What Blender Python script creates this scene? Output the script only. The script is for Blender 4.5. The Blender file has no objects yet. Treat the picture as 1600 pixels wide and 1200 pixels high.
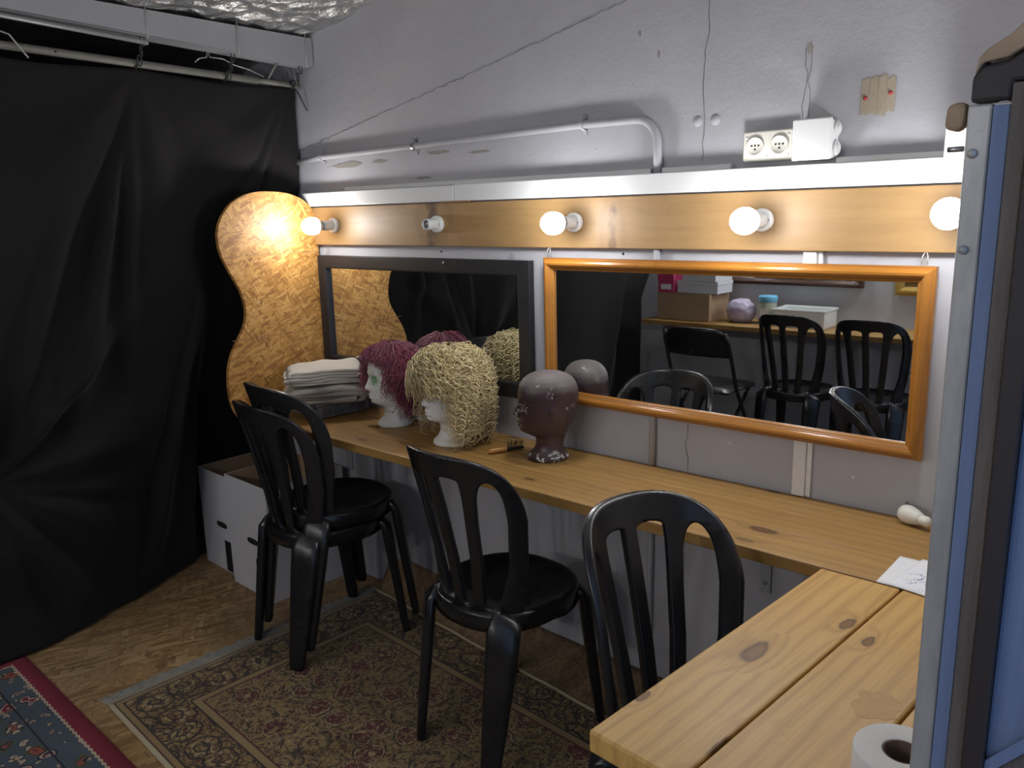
import bpy, bmesh, math, random
import numpy as np
from math import sin, cos, pi, radians, sqrt, exp, atan2
from mathutils import Vector, Matrix, Euler, noise as mnoise

S = bpy.context.scene
COL = S.collection
random.seed(7)

# ------------------------------------------------------------------ camera, world, light, exposure
def make_camera():
    y, p, r = radians(41.0), radians(12.1), radians(1.45)
    fw = Vector((-sin(y)*cos(p), cos(y)*cos(p), -sin(p)))
    rt = Vector((cos(y), sin(y), 0)); up = rt.cross(fw)
    rt2 = rt*cos(r) - up*sin(r); up2 = rt*sin(r) + up*cos(r)
    cd = bpy.data.cameras.new('camera'); cd.sensor_width = 36; cd.lens = 1262/1600*36
    cd.clip_start = .02
    co = bpy.data.objects.new('camera', cd); COL.objects.link(co)
    m = Matrix((rt2, up2, -fw)).transposed().to_4x4(); m.translation = (0, -2, 1.5)
    co.matrix_world = m
    S.camera = co
make_camera()
W = bpy.data.worlds.new('World'); S.world = W; W.use_nodes = True
bg = W.node_tree.nodes['Background']
bg.inputs[0].default_value = (.42, .60, 1.0, 1); bg.inputs[1].default_value = .40
BULB_STRENGTH = 66.0; FAR_BULB_STRENGTH = 125.0
BULB_COLOR = (.975, .98, 1.0, 1)
S.view_settings.view_transform = 'Standard'; S.view_settings.look = 'None'
S.view_settings.gamma = 1; S.view_settings.use_curve_mapping = False
S.view_settings.exposure = 0.92

# ------------------------------------------------------------------ materials
class NT:
    def __init__(s, name):
        s.m = bpy.data.materials.new(name); s.m.use_nodes = True
        s.t = s.m.node_tree; s.b = s.t.nodes['Principled BSDF']; s.out = s.t.nodes['Material Output']
    def n(s, typ, props=None, **inp):
        nd = s.t.nodes.new('ShaderNode' + typ)
        for k, v in (props or {}).items(): setattr(nd, k, v)
        for k, v in inp.items():
            key = int(k[1:]) if k[0] == '_' and k[1:].isdigit() else k.replace('_', ' ')
            s.set(nd.inputs[key], v)
        return nd
    def set(s, sock, v):
        if isinstance(v, bpy.types.NodeSocket): s.t.links.new(v, sock)
        elif isinstance(v, bpy.types.Node): s.t.links.new(v.outputs[0], sock)
        else: sock.default_value = v
    def math(s, op, a, b=0.0, c=None, clamp=False):
        nd = s.n('Math', {'operation': op, 'use_clamp': clamp}, _0=a, _1=b)
        if c is not None: s.set(nd.inputs[2], c)
        return nd.outputs[0]
    def mix(s, fac, a, b, mode='MIX'):
        nd = s.n('Mix', {'data_type': 'RGBA', 'blend_type': mode})
        s.set(nd.inputs[0], fac); s.set(nd.inputs[6], a); s.set(nd.inputs[7], b)
        return nd.outputs[2]
    def ramp(s, fac, stops, interp='LINEAR'):
        nd = s.n('ValToRGB'); s.set(nd.inputs[0], fac); cr = nd.color_ramp; cr.interpolation = interp
        while len(cr.elements) < len(stops): cr.elements.new(.5)
        for e, (p, c) in zip(cr.elements, stops):
            e.position = p; e.color = (c if len(c) == 4 else (*c, 1)) if not isinstance(c, (int, float)) else (c, c, c, 1)
        return nd.outputs[0]
    def obj(s): return s.n('TexCoord').outputs['Object']
    def mapping(s, v, scale=(1, 1, 1), loc=(0, 0, 0), rot=(0, 0, 0)):
        return s.n('Mapping', None, Vector=v, Scale=scale, Location=loc, Rotation=rot).outputs[0]
    def noise(s, v, scale, detail=4, rough=.55, dist=0):
        return s.n('TexNoise', None, Vector=v, Scale=scale, Detail=detail, Roughness=rough, Distortion=dist).outputs[0]
    def bump(s, h, strength=.3, dist=.005, normal=None):
        nd = s.n('Bump', None, Height=h, Strength=strength, Distance=dist)
        if normal is not None: s.set(nd.inputs['Normal'], normal)
        return nd.outputs[0]
    def fin(s, color=None, rough=None, metal=None, normal=None, **kw):
        B = s.b.inputs
        if color is not None: s.set(B['Base Color'], color if not isinstance(color, tuple) or len(color) == 4 else (*color, 1))
        if rough is not None: s.set(B['Roughness'], rough)
        if metal is not None: s.set(B['Metallic'], metal)
        if normal is not None: s.set(B['Normal'], normal)
        for k, v in kw.items(): s.set(B[k.replace('_', ' ')], v)
        return s.m

def simple(name, col, rough=.5, metal=0, var=.06, scale=30, bump=.05, bd=.002, **kw):
    n = NT(name); o = n.obj(); f = n.noise(o, scale)
    c = n.mix(f, tuple(x*(1-var) for x in col) + (1,), tuple(min(1, x*(1+var)) for x in col) + (1,))
    return n.fin(c, rough, metal, n.bump(f, bump, bd), **kw)

def m_wall():
    n = NT('grey_painted_plaster'); o = n.obj()
    big = n.noise(o, 1.6, 5, .6); fine = n.noise(o, 55, 6, .7); mid = n.noise(o, 9, 5, .6)
    c = n.ramp(big, [(.3, (.40, .40, .425)), (.7, (.49, .49, .515))])
    st = n.ramp(mid, [(.62, 0.0), (.78, 1.0)])
    c = n.mix(n.math('MULTIPLY', st, .22), c, (.33, .32, .33, 1))
    sp = n.n('TexVoronoi', None, Vector=n.mapping(o, (1, 1, 1.0)), Scale=14.0).outputs['Distance']
    spk = n.ramp(sp, [(.0, 1.0), (.06, 0.0)])
    pit = n.math('MULTIPLY', spk, n.ramp(n.noise(o, 3.0, 2), [(.5, 0.0), (.62, 1.0)]))
    c = n.mix(n.math('MULTIPLY', pit, .55), c, (.16, .155, .155, 1))
    h = n.math('ADD', n.math('MULTIPLY', fine, .35), n.math('MULTIPLY', mid, 1.0))
    h = n.math('SUBTRACT', h, n.math('MULTIPLY', pit, .5))
    return n.fin(c, .62, 0, n.bump(h, .55, .006))

def m_osb(name, cols, sc=1.0, axes='yz', rough=.6, dirt=0.0):
    n = NT(name); o = n.obj()
    if axes == 'yz': o = n.mapping(o, rot=(0, radians(90), 0))     # strand plane to xy
    col = None; hh = None
    for k, (ang, s0) in enumerate([(12, 1.0), (74, .8), (-38, .9), (33, 1.1), (-70, 1.2)]):
        d = n.noise(n.mapping(o, loc=(k*3.1, k*1.7, 0)), 7*sc, 2)
        v = n.mapping(n.mapping(n.n('VectorMath', {'operation': 'ADD'}, _0=o, _1=n.n('VectorMath', {'operation': 'SCALE'}, _0=n.n('TexNoise', None, Vector=o, Scale=5*sc, Detail=1.0).outputs['Color'], Scale=.05/sc).outputs[0]).outputs[0], rot=(0, 0, radians(ang))), (13*sc*s0, 70*sc*s0, .02), (k*1.3, k*.7, 0))
        vo = n.n('TexVoronoi', None, Vector=v, Scale=1.0, Randomness=1.0)
        r = n.n('SeparateColor', None, _0=vo.outputs['Color'])
        c = n.ramp(r.outputs[0], [(0, cols[0]), (.35, cols[1]), (.7, cols[2]), (1, cols[3])])
        if col is None: col, hh = c, r.outputs[1]
        else:
            msk = n.ramp(r.outputs[2], [(.52, 0.0), (.56, 1.0)])
            col = n.mix(msk, col, c); hh = n.math('ADD', hh, n.math('MULTIPLY', msk, r.outputs[1]))
    # thin dark flake edges
    e = n.n('TexVoronoi', {'feature': 'DISTANCE_TO_EDGE'}, Vector=n.mapping(n.mapping(o, rot=(0, 0, radians(65))), (10*sc, 46*sc, .02)), Scale=1.0).outputs[0]
    em = n.math('MULTIPLY', n.ramp(e, [(0, 1.0), (.035, 0.0)]), n.ramp(n.noise(o, 12*sc, 2), [(.5, 0.0), (.6, 1.0)]))
    col = n.mix(n.math('MULTIPLY', em, .65), col, (cols[0][0]*.35, cols[0][1]*.3, cols[0][2]*.25, 1))
    if dirt: col = n.mix(n.math('MULTIPLY', n.ramp(n.noise(o, 2.2, 4), [(.4, 0.0), (.75, 1.0)]), dirt), col, (.16, .13, .10, 1))
    return n.fin(col, rough, 0, n.bump(hh, .25, .0015))

def m_pine(name, light, mid, dark, knots=True, rough=.45, ring=34.0):
    n = NT(name); o = n.obj()
    rnd = n.n('ObjectInfo').outputs['Random']
    off = n.n('CombineXYZ', None, X=n.math('MULTIPLY', rnd, 7.3), Y=n.math('MULTIPLY', rnd, 3.1)).outputs[0]
    p = n.n('VectorMath', {'operation': 'ADD'}, _0=o, _1=off).outputs[0]
    kd = n.n('TexVoronoi', {'voronoi_dimensions': '2D'}, Vector=n.mapping(p, (4.2, 9.5, 1)), Scale=1.0, Randomness=.9)
    sel = n.ramp(n.n('SeparateColor', None, _0=kd.outputs['Color']).outputs[0], [(.66, 0.0), (.70, 1.0)])
    dist = n.math('ADD', n.math('MULTIPLY', kd.outputs['Distance'], n.math('ADD', .6, n.math('MULTIPLY', n.n('SeparateColor', None, _0=kd.outputs['Color']).outputs[1], 1.3))), n.math('MULTIPLY', n.math('SUBTRACT', n.noise(n.mapping(p, (1, 2.2, 1)), 24, 2), .5), .10))
    dist0 = kd.outputs['Distance']
    kn = n.math('MULTIPLY', n.ramp(dist, [(.07, 1.0), (.12, 0.0)]), sel)
    rim = n.math('MULTIPLY', n.ramp(dist, [(.06, 0.0), (.10, 1.0), (.14, 0.0)]), sel)
    halo = n.math('MULTIPLY', n.ramp(dist, [(.0, 1.0), (.42, 0.0)], 'EASE'), sel)
    sep = n.n('SeparateXYZ', None, _0=p)
    nz = n.noise(n.mapping(p, (1.6, 9, 9)), 1.0, 4, .6)
    g = n.math('ADD', n.math('MULTIPLY', sep.outputs[1], ring*6), n.math('MULTIPLY', nz, 9.0))
    g = n.math('ADD', g, n.math('MULTIPLY', halo, 9.0))
    w = n.math('ADD', n.math('MULTIPLY', n.math('SINE', g), .5), .5)
    fine = n.noise(n.mapping(p, (5, 160, 60)), 1.0, 3, .6)
    c = n.ramp(n.noise(n.mapping(p, (.8, 3, 3)), 1.5, 3), [(.3, light), (.7, mid)])
    c = n.mix(n.math('MULTIPLY', n.math('POWER', w, 3.0), .30), c, (*dark, 1))
    c = n.mix(n.math('MULTIPLY', n.ramp(fine, [(.45, 0.0), (.75, 1.0)]), .30), c, (*dark, 1))
    if knots:
        c = n.mix(n.math('MULTIPLY', halo, .30), c, (*dark, 1))
        c = n.mix(n.math('MULTIPLY', kn, .75), c, (dark[0]*.55, dark[1]*.45, dark[2]*.4, 1))
        c = n.mix(n.math('MULTIPLY', rim, .8), c, (dark[0]*.25, dark[1]*.2, dark[2]*.18, 1))
    st = n.ramp(n.noise(p, 6, 5, .65), [(.60, 0.0), (.72, 1.0)])
    c = n.mix(n.math('MULTIPLY', st, .22), c, (dark[0]*.5, dark[1]*.45, dark[2]*.45, 1))
    return n.fin(c, rough, 0, n.bump(n.math('ADD', fine, n.math('MULTIPLY', w, .4)), .12, .001))

def m_curtain():
    n = NT('black_cloth'); o = n.obj(); f = n.noise(o, 260, 3); g = n.noise(o, 3, 4)
    c = n.mix(g, (.012, .0112, .0105, 1), (.020, .0185, .017, 1))
    return n.fin(c, .95, 0, n.bump(f, .25, .002), Sheen_Weight=.05, Sheen_Roughness=.5, Specular_IOR_Level=.15)

def m_blackplastic():
    n = NT('black_moulded_plastic'); o = n.obj(); g = n.noise(o, 8, 5, .6); f = n.noise(o, 220, 3)
    c = n.mix(g, (.008, .008, .009, 1), (.017, .017, .019, 1))
    r = n.ramp(g, [(.3, .20), (.75, .40)])
    sc = n.ramp(n.noise(n.mapping(o, (30, 30, 4)), 1.0, 5, .7), [(.70, 0.0), (.80, 1.0)])
    c = n.mix(n.math('MULTIPLY', sc, .35), c, (.11, .11, .115, 1))
    return n.fin(c, r, 0, n.bump(f, .06, .0006))

def m_mirror():
    n = NT('mirror_glass'); o = n.obj()
    r = n.ramp(n.noise(o, 5, 3), [(.4, .004), (.8, .02)])
    return n.fin((.80, .83, .83), r, 1.0)

def m_foil():
    n = NT('silver_foil_insulation'); o = n.obj()
    a = n.n('TexVoronoi', None, Vector=o, Scale=16.0).outputs['Distance']; b = n.noise(o, 38, 4, .7)
    h = n.math('ADD', a, n.math('MULTIPLY', b, .6))
    c = n.mix(n.noise(o, 4, 3), (.60, .60, .58, 1), (.78, .78, .76, 1))
    return n.fin(c, .28, 1.0, n.bump(h, .7, .02))

def m_rug_brown(hx, hy):
    n = NT('brown_persian_carpet_pile'); o = n.obj()
    wob = n.noise(o, 40, 3)
    pv = n.n('VectorMath', {'operation': 'ADD'}, _0=o, _1=n.n('VectorMath', {'operation': 'SCALE'}, _0=n.n('TexNoise', None, Vector=o, Scale=14.0, Detail=2.0).outputs['Color'], Scale=.05).outputs[0]).outputs[0]
    sep = n.n('SeparateXYZ', None, _0=o)
    dx = n.math('SUBTRACT', hx, n.math('ABSOLUTE', sep.outputs[0])); dy = n.math('SUBTRACT', hy, n.math('ABSOLUTE', sep.outputs[1]))
    d = n.math('MINIMUM', dx, dy)
    tan, dk, burg, cream, olive = (.27, .175, .062), (.022, .014, .016), (.12, .014, .02), (.40, .30, .14), (.13, .085, .035)
    v1 = n.n('TexVoronoi', None, Vector=pv, Scale=9.5, Randomness=.6); d1 = v1.outputs['Distance']
    s1 = n.n('SeparateColor', None, _0=v1.outputs['Color']).outputs[0]
    v2 = n.n('TexVoronoi', None, Vector=pv, Scale=40.0, Randomness=.85); d2 = v2.outputs['Distance']
    s2 = n.n('SeparateColor', None, _0=v2.outputs['Color']).outputs[0]
    v3 = n.n('TexVoronoi', {'feature': 'DISTANCE_TO_EDGE'}, Vector=pv, Scale=36.0).outputs[0]
    # field: medallions
    med = n.ramp(d1, [(0, cream), (.09, burg), (.30, burg), (.36, cream), (.41, dk), (.46, tan), (.62, olive), (.70, dk), (.76, tan)], 'CONSTANT')
    med2 = n.ramp(d1, [(0, burg), (.10, tan), (.2, dk), (.24, tan), (.40, olive), (.5, dk), (.55, tan), (.8, cream)], 'CONSTANT')
    field = n.mix(n.ramp(s1, [(.5, 0.0), (.51, 1.0)], 'CONSTANT'), med, med2)
    small = n.ramp(d2, [(0, cream), (.12, burg), (.24, dk), (.32, tan), (.5, tan)], 'CONSTANT')
    field = n.mix(n.math('MULTIPLY', n.ramp(s2, [(.45, 0.0), (.46, 1.0)], 'CONSTANT'), n.ramp(d2, [(.42, 1.0), (.46, 0.0)])), field, small)
    field = n.mix(n.math('MULTIPLY', n.ramp(v3, [(.03, 1.0), (.06, 0.0)]), .8), field, (*dk, 1))
    field = n.mix(n.math('MULTIPLY', n.ramp(n.math('ABSOLUTE', n.math('SUBTRACT', wob, .5)), [(.012, 1.0), (.03, 0.0)]), .8), field, (*cream, 1))
    bor = n.ramp(d1, [(0, burg), (.08, tan), (.2, dk), (.25, cream), (.34, tan), (.45, dk), (.52, tan)], 'CONSTANT')
    bor = n.mix(n.math('MULTIPLY', n.ramp(d2, [(.3, 1.0), (.34, 0.0)]), .85), bor, small)
    bor = n.mix(n.math('MULTIPLY', n.ramp(v3, [(.05, 1.0), (.08, 0.0)]), .9), bor, (*dk, 1))
    u = n.math('MULTIPLY', d, 2.0)
    selb = n.ramp(u, [(0, 0.0), (.40, 0.0), (.401, 1.0)], 'CONSTANT')
    c = n.mix(selb, bor, field)
    band = n.ramp(u, [(0, (.55, .47, .30, 1)), (.024, (.09, .055, .03, 1)), (.036, (.30, .20, .08, 1)), (.07, (.03, .02, .02, 1)), (.08, (0, 0, 0, 0)),
                      (.37, (.03, .018, .02, 1)), (.38, (.33, .23, .10, 1)), (.425, (.10, .012, .02, 1)), (.435, (0, 0, 0, 0))], 'CONSTANT')
    bn = n.t.nodes[-1]
    c = n.mix(bn.outputs['Alpha'], c, band)
    c = n.mix(n.math('MULTIPLY', n.noise(o, 2.4, 3), .35), c, (.10, .075, .05, 1))
    h = n.noise(o, 420, 2)
    return n.fin(c, .95, 0, n.bump(h, .5, .003), Sheen_Weight=.1)

def m_rug_red(hx, hy):
    n = NT('red_bordered_carpet_pile'); o = n.obj()
    pv = n.n('VectorMath', {'operation': 'ADD'}, _0=o, _1=n.n('VectorMath', {'operation': 'SCALE'}, _0=n.n('TexNoise', None, Vector=o, Scale=18.0, Detail=2.0).outputs['Color'], Scale=.06).outputs[0]).outputs[0]
    sep = n.n('SeparateXYZ', None, _0=o)
    dx = n.math('SUBTRACT', hx, n.math('ABSOLUTE', sep.outputs[0])); dy = n.math('SUBTRACT', hy, n.math('ABSOLUTE', sep.outputs[1]))
    d = n.math('MINIMUM', dx, dy)
    blue, red, cream, dk, orange, olive = (.075, .10, .125), (.22, .022, .045), (.48, .38, .27), (.03, .028, .04), (.30, .09, .05), (.10, .10, .05)
    v1 = n.n('TexVoronoi', None, Vector=pv, Scale=12.0, Randomness=.8); d1 = v1.outputs['Distance']
    s1 = n.n('SeparateColor', None, _0=v1.outputs['Color']).outputs[0]
    v2 = n.n('TexVoronoi', None, Vector=pv, Scale=30.0); d2 = v2.outputs['Distance']
    s2 = n.n('SeparateColor', None, _0=v2.outputs['Color']).outputs[0]
    fa = n.ramp(d1, [(0, cream), (.08, red), (.22, cream), (.28, dk), (.33, blue)], 'CONSTANT')
    fb = n.ramp(d1, [(0, red), (.10, orange), (.26, dk), (.30, olive), (.36, blue)], 'CONSTANT')
    f = n.mix(n.ramp(s1, [(.5, 0.0), (.51, 1.0)], 'CONSTANT'), fa, fb)
    leaf = n.ramp(d2, [(0, red), (.12, cream), (.30, dk), (.36, blue)], 'CONSTANT')
    f = n.mix(n.math('MULTIPLY', n.ramp(s2, [(.25, 0.0), (.26, 1.0)], 'CONSTANT'), n.ramp(d2, [(.40, 1.0), (.41, 0.0)])), f, leaf)
    u = n.math('MULTIPLY', d, 4.0)
    zig = n.math('MULTIPLY', n.math('PINGPONG', n.math('ADD', sep.outputs[0], sep.outputs[1]), .012), 1.8)
    uz = n.math('ADD', u, n.math('MULTIPLY', zig, -1.0))
    edge = n.ramp(u, [(0, 1.0), (.20, 0.0)], 'CONSTANT')
    c = n.mix(edge, f, (*red, 1))
    zz = n.math('MULTIPLY', n.ramp(uz, [(.185, 0.0), (.187, 1.0), (.215, 0.0)], 'CONSTANT'), 1.0)
    c = n.mix(zz, c, (*cream, 1))
    ln = n.ramp(u, [(.52, 0.0), (.521, 1.0), (.545, 0.0)], 'CONSTANT')
    c = n.mix(ln, c, (*dk, 1))
    brd = n.math('MULTIPLY', n.ramp(u, [(.25, 0.0), (.251, 1.0), (.52, 0.0)], 'CONSTANT'), .55)
    c = n.mix(n.math('MULTIPLY', brd, n.ramp(d2, [(.2, 1.0), (.3, 0.0)])), c, (.12, .05, .10, 1))
    return n.fin(c, .95, 0, n.bump(n.noise(o, 420, 2), .5, .003))

def m_foamhead():
    n = NT('white_foam_with_green_paint'); o = n.obj()
    def blob(c, s):
        v = n.n('VectorMath', {'operation': 'SUBTRACT'}, _0=o, _1=c).outputs[0]
        v = n.n('VectorMath', {'operation': 'DIVIDE'}, _0=v, _1=s).outputs[0]
        return n.n('VectorMath', {'operation': 'LENGTH'}, _0=v).outputs['Value']
    nz = n.noise(o, 70, 4, .6)
    b1 = n.ramp(n.math('ADD', blob((.085, .028, .176), (.045, .030, .026)), n.math('MULTIPLY', n.math('SUBTRACT', nz, .5), 1.6)), [(.35, 1.0), (1.0, 0.0)])
    b2 = n.ramp(n.math('ADD', blob((.060, .055, .150), (.04, .035, .04)), n.math('MULTIPLY', n.math('SUBTRACT', nz, .5), 1.4)), [(.3, .55), (1.0, 0.0)])
    base = n.mix(n.noise(o, 25, 3), (.66, .66, .62, 1), (.76, .76, .72, 1))
    c = n.mix(n.math('MULTIPLY', b2, .5), base, (.36, .50, .28, 1))
    c = n.mix(n.math('MULTIPLY', b1, .85), c, (.10, .26, .09, 1))
    # pencil scribbles on the brow
    sep = n.n('SeparateXYZ', None, _0=o)
    wv = n.math('SINE', n.math('ADD', n.math('MULTIPLY', sep.outputs[1], 420), n.math('MULTIPLY', n.noise(o, 60, 2), 14)))
    inb = n.ramp(blob((.07, .030, .204), (.04, .035, .011)), [(.7, 1.0), (1.0, 0.0)])
    c = n.mix(n.math('MULTIPLY', n.math('MULTIPLY', inb, n.ramp(wv, [(.90, 0.0), (.97, 1.0)])), .7), c, (.09, .13, .08, 1))
    # small red-brown writing on the neck
    wn = n.math('SINE', n.math('ADD', n.math('MULTIPLY', sep.outputs[1], 700), n.math('MULTIPLY', n.noise(o, 150, 2), 16)))
    inn = n.ramp(blob((.035, .020, .055), (.03, .018, .006)), [(.7, 1.0), (1.0, 0.0)])
    c = n.mix(n.math('MULTIPLY', n.math('MULTIPLY', inn, n.ramp(wn, [(.6, 0.0), (.8, 1.0)])), .8), c, (.30, .07, .03, 1))
    f = n.n('TexVoronoi', None, Vector=o, Scale=240.0).outputs['Distance']
    return n.fin(c, .75, 0, n.bump(f, .12, .001))

def m_brownhead():
    n = NT('chipped_brown_head_paint'); o = n.obj()
    g = n.noise(o, 14, 5, .65)
    c = n.mix(g, (.035, .020, .022, 1), (.075, .045, .047, 1))
    sep = n.n('SeparateXYZ', None, _0=o)
    top = n.ramp(n.math('ADD', sep.outputs[2], n.math('MULTIPLY', g, .05)), [(.235, 0.0), (.275, 1.0)])
    c = n.mix(n.math('MULTIPLY', top, .55), c, (.19, .165, .16, 1))
    ch = n.math('MULTIPLY', n.ramp(n.math('ABSOLUTE', n.math('SUBTRACT', n.noise(o, 32, 4, .6), .5)), [(.008, 1.0), (.014, 0.0)]), n.ramp(n.noise(n.mapping(o, loc=(3, 1, 2)), 16, 2), [(.60, 0.0), (.64, 1.0)]))
    lowc = n.math('MULTIPLY', n.ramp(sep.outputs[2], [(.012, 1.0), (.03, 0.0)]), n.ramp(n.noise(o, 60, 3), [(.55, 0.0), (.6, 1.0)]))
    chip = n.math('MAXIMUM', ch, lowc)
    c = n.mix(chip, c, (.72, .70, .66, 1))
    return n.fin(c, n.mix(top, (.28,)*3 + (1,), (.6,)*3 + (1,)), 0, n.bump(n.math('SUBTRACT', n.math('MULTIPLY', n.noise(o, 60, 4), .4), chip), .35, .0012))

def m_hair(name, a, b, c3, rough=.45):
    n = NT(name); o = n.obj()
    f = n.noise(o, 45, 4, .7); g = n.noise(o, 210, 2)
    c = n.ramp(n.math('ADD', n.math('MULTIPLY', f, .6), n.math('MULTIPLY', g, .4)), [(.3, a), (.5, b), (.72, c3)])
    return n.fin(c, rough, 0, None, Sheen_Weight=.2)

def m_paper():
    n = NT('paper_with_blue_pen_sketch'); o = n.obj(); sep = n.n('SeparateXYZ', None, _0=o)
    nz = n.noise(o, 26, 3, .6)
    ln = n.ramp(n.math('ABSOLUTE', n.math('SUBTRACT', nz, .5)), [(.008, 1.0), (.018, 0.0)])
    d = n.n('VectorMath', {'operation': 'LENGTH'}, _0=n.n('VectorMath', {'operation': 'SUBTRACT'}, _0=o, _1=(.008, -.015, 0)).outputs[0]).outputs['Value']
    m = n.ramp(d, [(.035, 1.0), (.06, 0.0)])
    c = n.mix(n.math('MULTIPLY', n.math('MULTIPLY', ln, m), .85), (.78, .78, .80, 1), (.07, .10, .34, 1))
    return n.fin(c, .7)

def m_towel():
    n = NT('cream_terry_cloth'); o = n.obj(); f = n.noise(o, 330, 3); g = n.noise(o, 11, 4)
    c = n.mix(g, (.50, .46, .38, 1), (.62, .58, .50, 1))
    return n.fin(c, .95, 0, n.bump(f, .7, .004), Sheen_Weight=.25)

def m_weathered(name, a, b, paint=None, amt=.5):
    n = NT(name); o = n.obj()
    f = n.noise(n.mapping(o, (30, 30, 1.5)), 2.0, 6, .7)
    c = n.ramp(f, [(.3, a), (.7, b)])
    if paint:
        p = n.ramp(n.noise(n.mapping(o, (6, 6, 1.2)), 4.0, 5, .7), [(amt-.03, 0.0), (amt+.03, 1.0)])
        c = n.mix(p, c, (*paint, 1))
    return n.fin(c, .7, 0, n.bump(f, .4, .003))

def m_steel():
    n = NT('scuffed_grey_steel'); o = n.obj(); f = n.noise(n.mapping(o, (1, 1, .3)), 18, 6, .7)
    c = n.ramp(f, [(.35, (.30, .30, .285)), (.65, (.44, .435, .415))])
    sp = n.ramp(n.noise(o, 35, 3), [(.68, 0.0), (.74, 1.0)])
    c = n.mix(n.math('MULTIPLY', sp, .7), c, (.08, .07, .065, 1))
    return n.fin(c, .5, .35, n.bump(f, .2, .002))

def emis(name, col, st):
    n = NT(name)
    return n.fin((.9, .9, .9), .4, 0, None, Emission_Color=col, Emission_Strength=st)

M = {}
M['wall'] = m_wall()
M['darkwall'] = simple('dark_boarding', (.05, .05, .055), .9)  # one even dark base colour for the left wall
M['osb'] = m_osb('golden_strand_board', [(.24, .10, .022), (.38, .18, .04), (.48, .245, .06), (.56, .32, .10)], 1.5, 'yz', .5)
M['osbedge'] = simple('strand_board_sawn_edge', (.20, .13, .07), .8, scale=160, var=.4)
M['osbfloor'] = m_osb('worn_strand_board_floor', [(.22, .125, .05), (.30, .18, .075), (.36, .225, .10), (.43, .29, .14)], .7, 'xy', .6, .35)
M['pine'] = m_pine('varnished_pine', (.61, .37, .110), (.53, .30, .078), (.26, .115, .026))
M['pinelong'] = m_pine('worn_pine_worktop', (.42, .245, .075), (.33, .18, .050), (.15, .07, .018), ring=30)
M['plank'] = m_pine('pale_pine_board', (.40, .245, .10), (.34, .20, .078), (.19, .10, .036), rough=.5, ring=22)
M['curtain'] = m_curtain(); M['black'] = m_blackplastic(); M['mirror'] = m_mirror(); M['foil'] = m_foil()
M['blackpaint'] = simple('matt_black_frame_paint', (.016, .016, .018), .45, scale=60, var=.3)
M['frame'] = m_pine('orange_varnished_moulding', (.40, .17, .026), (.33, .13, .020), (.17, .055, .009), False, .28, 40)
M['framedark'] = simple('dark_walnut_moulding', (.07, .030, .020), .35, scale=50, var=.3)
M['framegold'] = simple('gilded_moulding', (.48, .30, .07), .35, .3)
M['white'] = simple('white_plastic', (.74, .75, .74), .35, var=.02)
M['offwhite'] = simple('ivory_plastic', (.70, .68, .60), .4, var=.03)
M['hole'] = simple('dark_socket_hole', (.012, .012, .012), .8)
M['greypipe'] = simple('grey_painted_conduit', (.40, .40, .42), .55, scale=18, var=.12)
M['zinc'] = simple('zinc_plated_steel', (.45, .45, .45), .35, .9)
M['beam'] = simple('grey_painted_steel', (.36, .36, .375), .55, .1, var=.08, scale=9)
M['rail'] = simple('dull_galvanised_tube', (.23, .22, .19), .6, .3, var=.15)
M['wire'] = simple('dark_steel_wire', (.06, .06, .06), .5, .6)
M['palewire'] = simple('pale_wire', (.45, .45, .43), .4, .5)
M['bulb'] = emis('lit_led_diffuser', BULB_COLOR, BULB_STRENGTH)
M['stain'] = simple('dried_water_stain', (.46, .25, .066), .5, var=.25, scale=40)
M['farbulb'] = emis('lit_led_diffuser_opposite', BULB_COLOR, FAR_BULB_STRENGTH)
M['tape'] = simple('peeling_masking_tape', (.40, .345, .26), .7, scale=40, var=.2)
M['red'] = simple('red_pin_plastic', (.42, .05, .05), .5)
M['crack'] = simple('dark_grey_crack', (.19, .185, .19), .95)  # even dark grey for the thin crack strips
M['chip'] = simple('chipped_plaster', (.30, .285, .25), .9, scale=60, var=.25)
M['foamhead'] = m_foamhead(); M['brownhead'] = m_brownhead()
M['foam'] = simple('smooth_white_foam', (.74, .74, .71), .55, var=.03)
M['redhair'] = m_hair('dusty_red_hair', (.12, .022, .030), (.27, .055, .105), (.44, .12, .145), .6)
M['blond'] = m_hair('ash_blond_hair', (.34, .25, .10), (.60, .48, .24), (.82, .73, .47), .36)
M['towel'] = m_towel()
M['smoke'] = simple('smoky_translucent_plastic', (.34, .35, .36), .25, var=.08, Transmission_Weight=.35, IOR=1.3)
M['smokedark'] = simple('dark_compartment_contents', (.12, .125, .13), .5, var=.4, scale=25)
M['whitecard'] = simple('white_cardboard', (.62, .62, .64), .7, var=.03)
M['kraft'] = simple('brown_cardboard', (.36, .24, .145), .8, var=.06)
M['blackprint'] = simple('black_print', (.012, .012, .016), .6)
M['rug1'] = m_rug_brown(.95, .53); M['rug2'] = m_rug_red(.6, .65)
M['fringe'] = simple('matted_grey_fringe', (.27, .26, .22), .95, scale=40, var=.3)
M['palefringe'] = simple('pale_wool_fringe', (.45, .38, .33), .95)
M['carpetback'] = m_osb('faded_carpet_back', [(.15, .09, .05), (.20, .13, .07), (.24, .16, .085), (.28, .19, .10)], 2.0, 'xy', .95)
M['cream'] = simple('cream_binding', (.42, .33, .20), .9)
M['paper'] = m_paper(); M['plainpaper'] = simple('white_paper', (.76, .76, .77), .75, var=.02)
M['tissue'] = simple('soft_tissue_paper', (.72, .71, .69), .95, scale=120, var=.03, bump=.3)
M['cardtube'] = simple('cardboard_core', (.13, .085, .065), .9)
M['steel'] = m_steel()
M['blue'] = m_weathered('chipped_blue_surface', (.11, .15, .25), (.15, .205, .33), (.09, .10, .12), .64)  # blue base tone with darker noise patches
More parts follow.
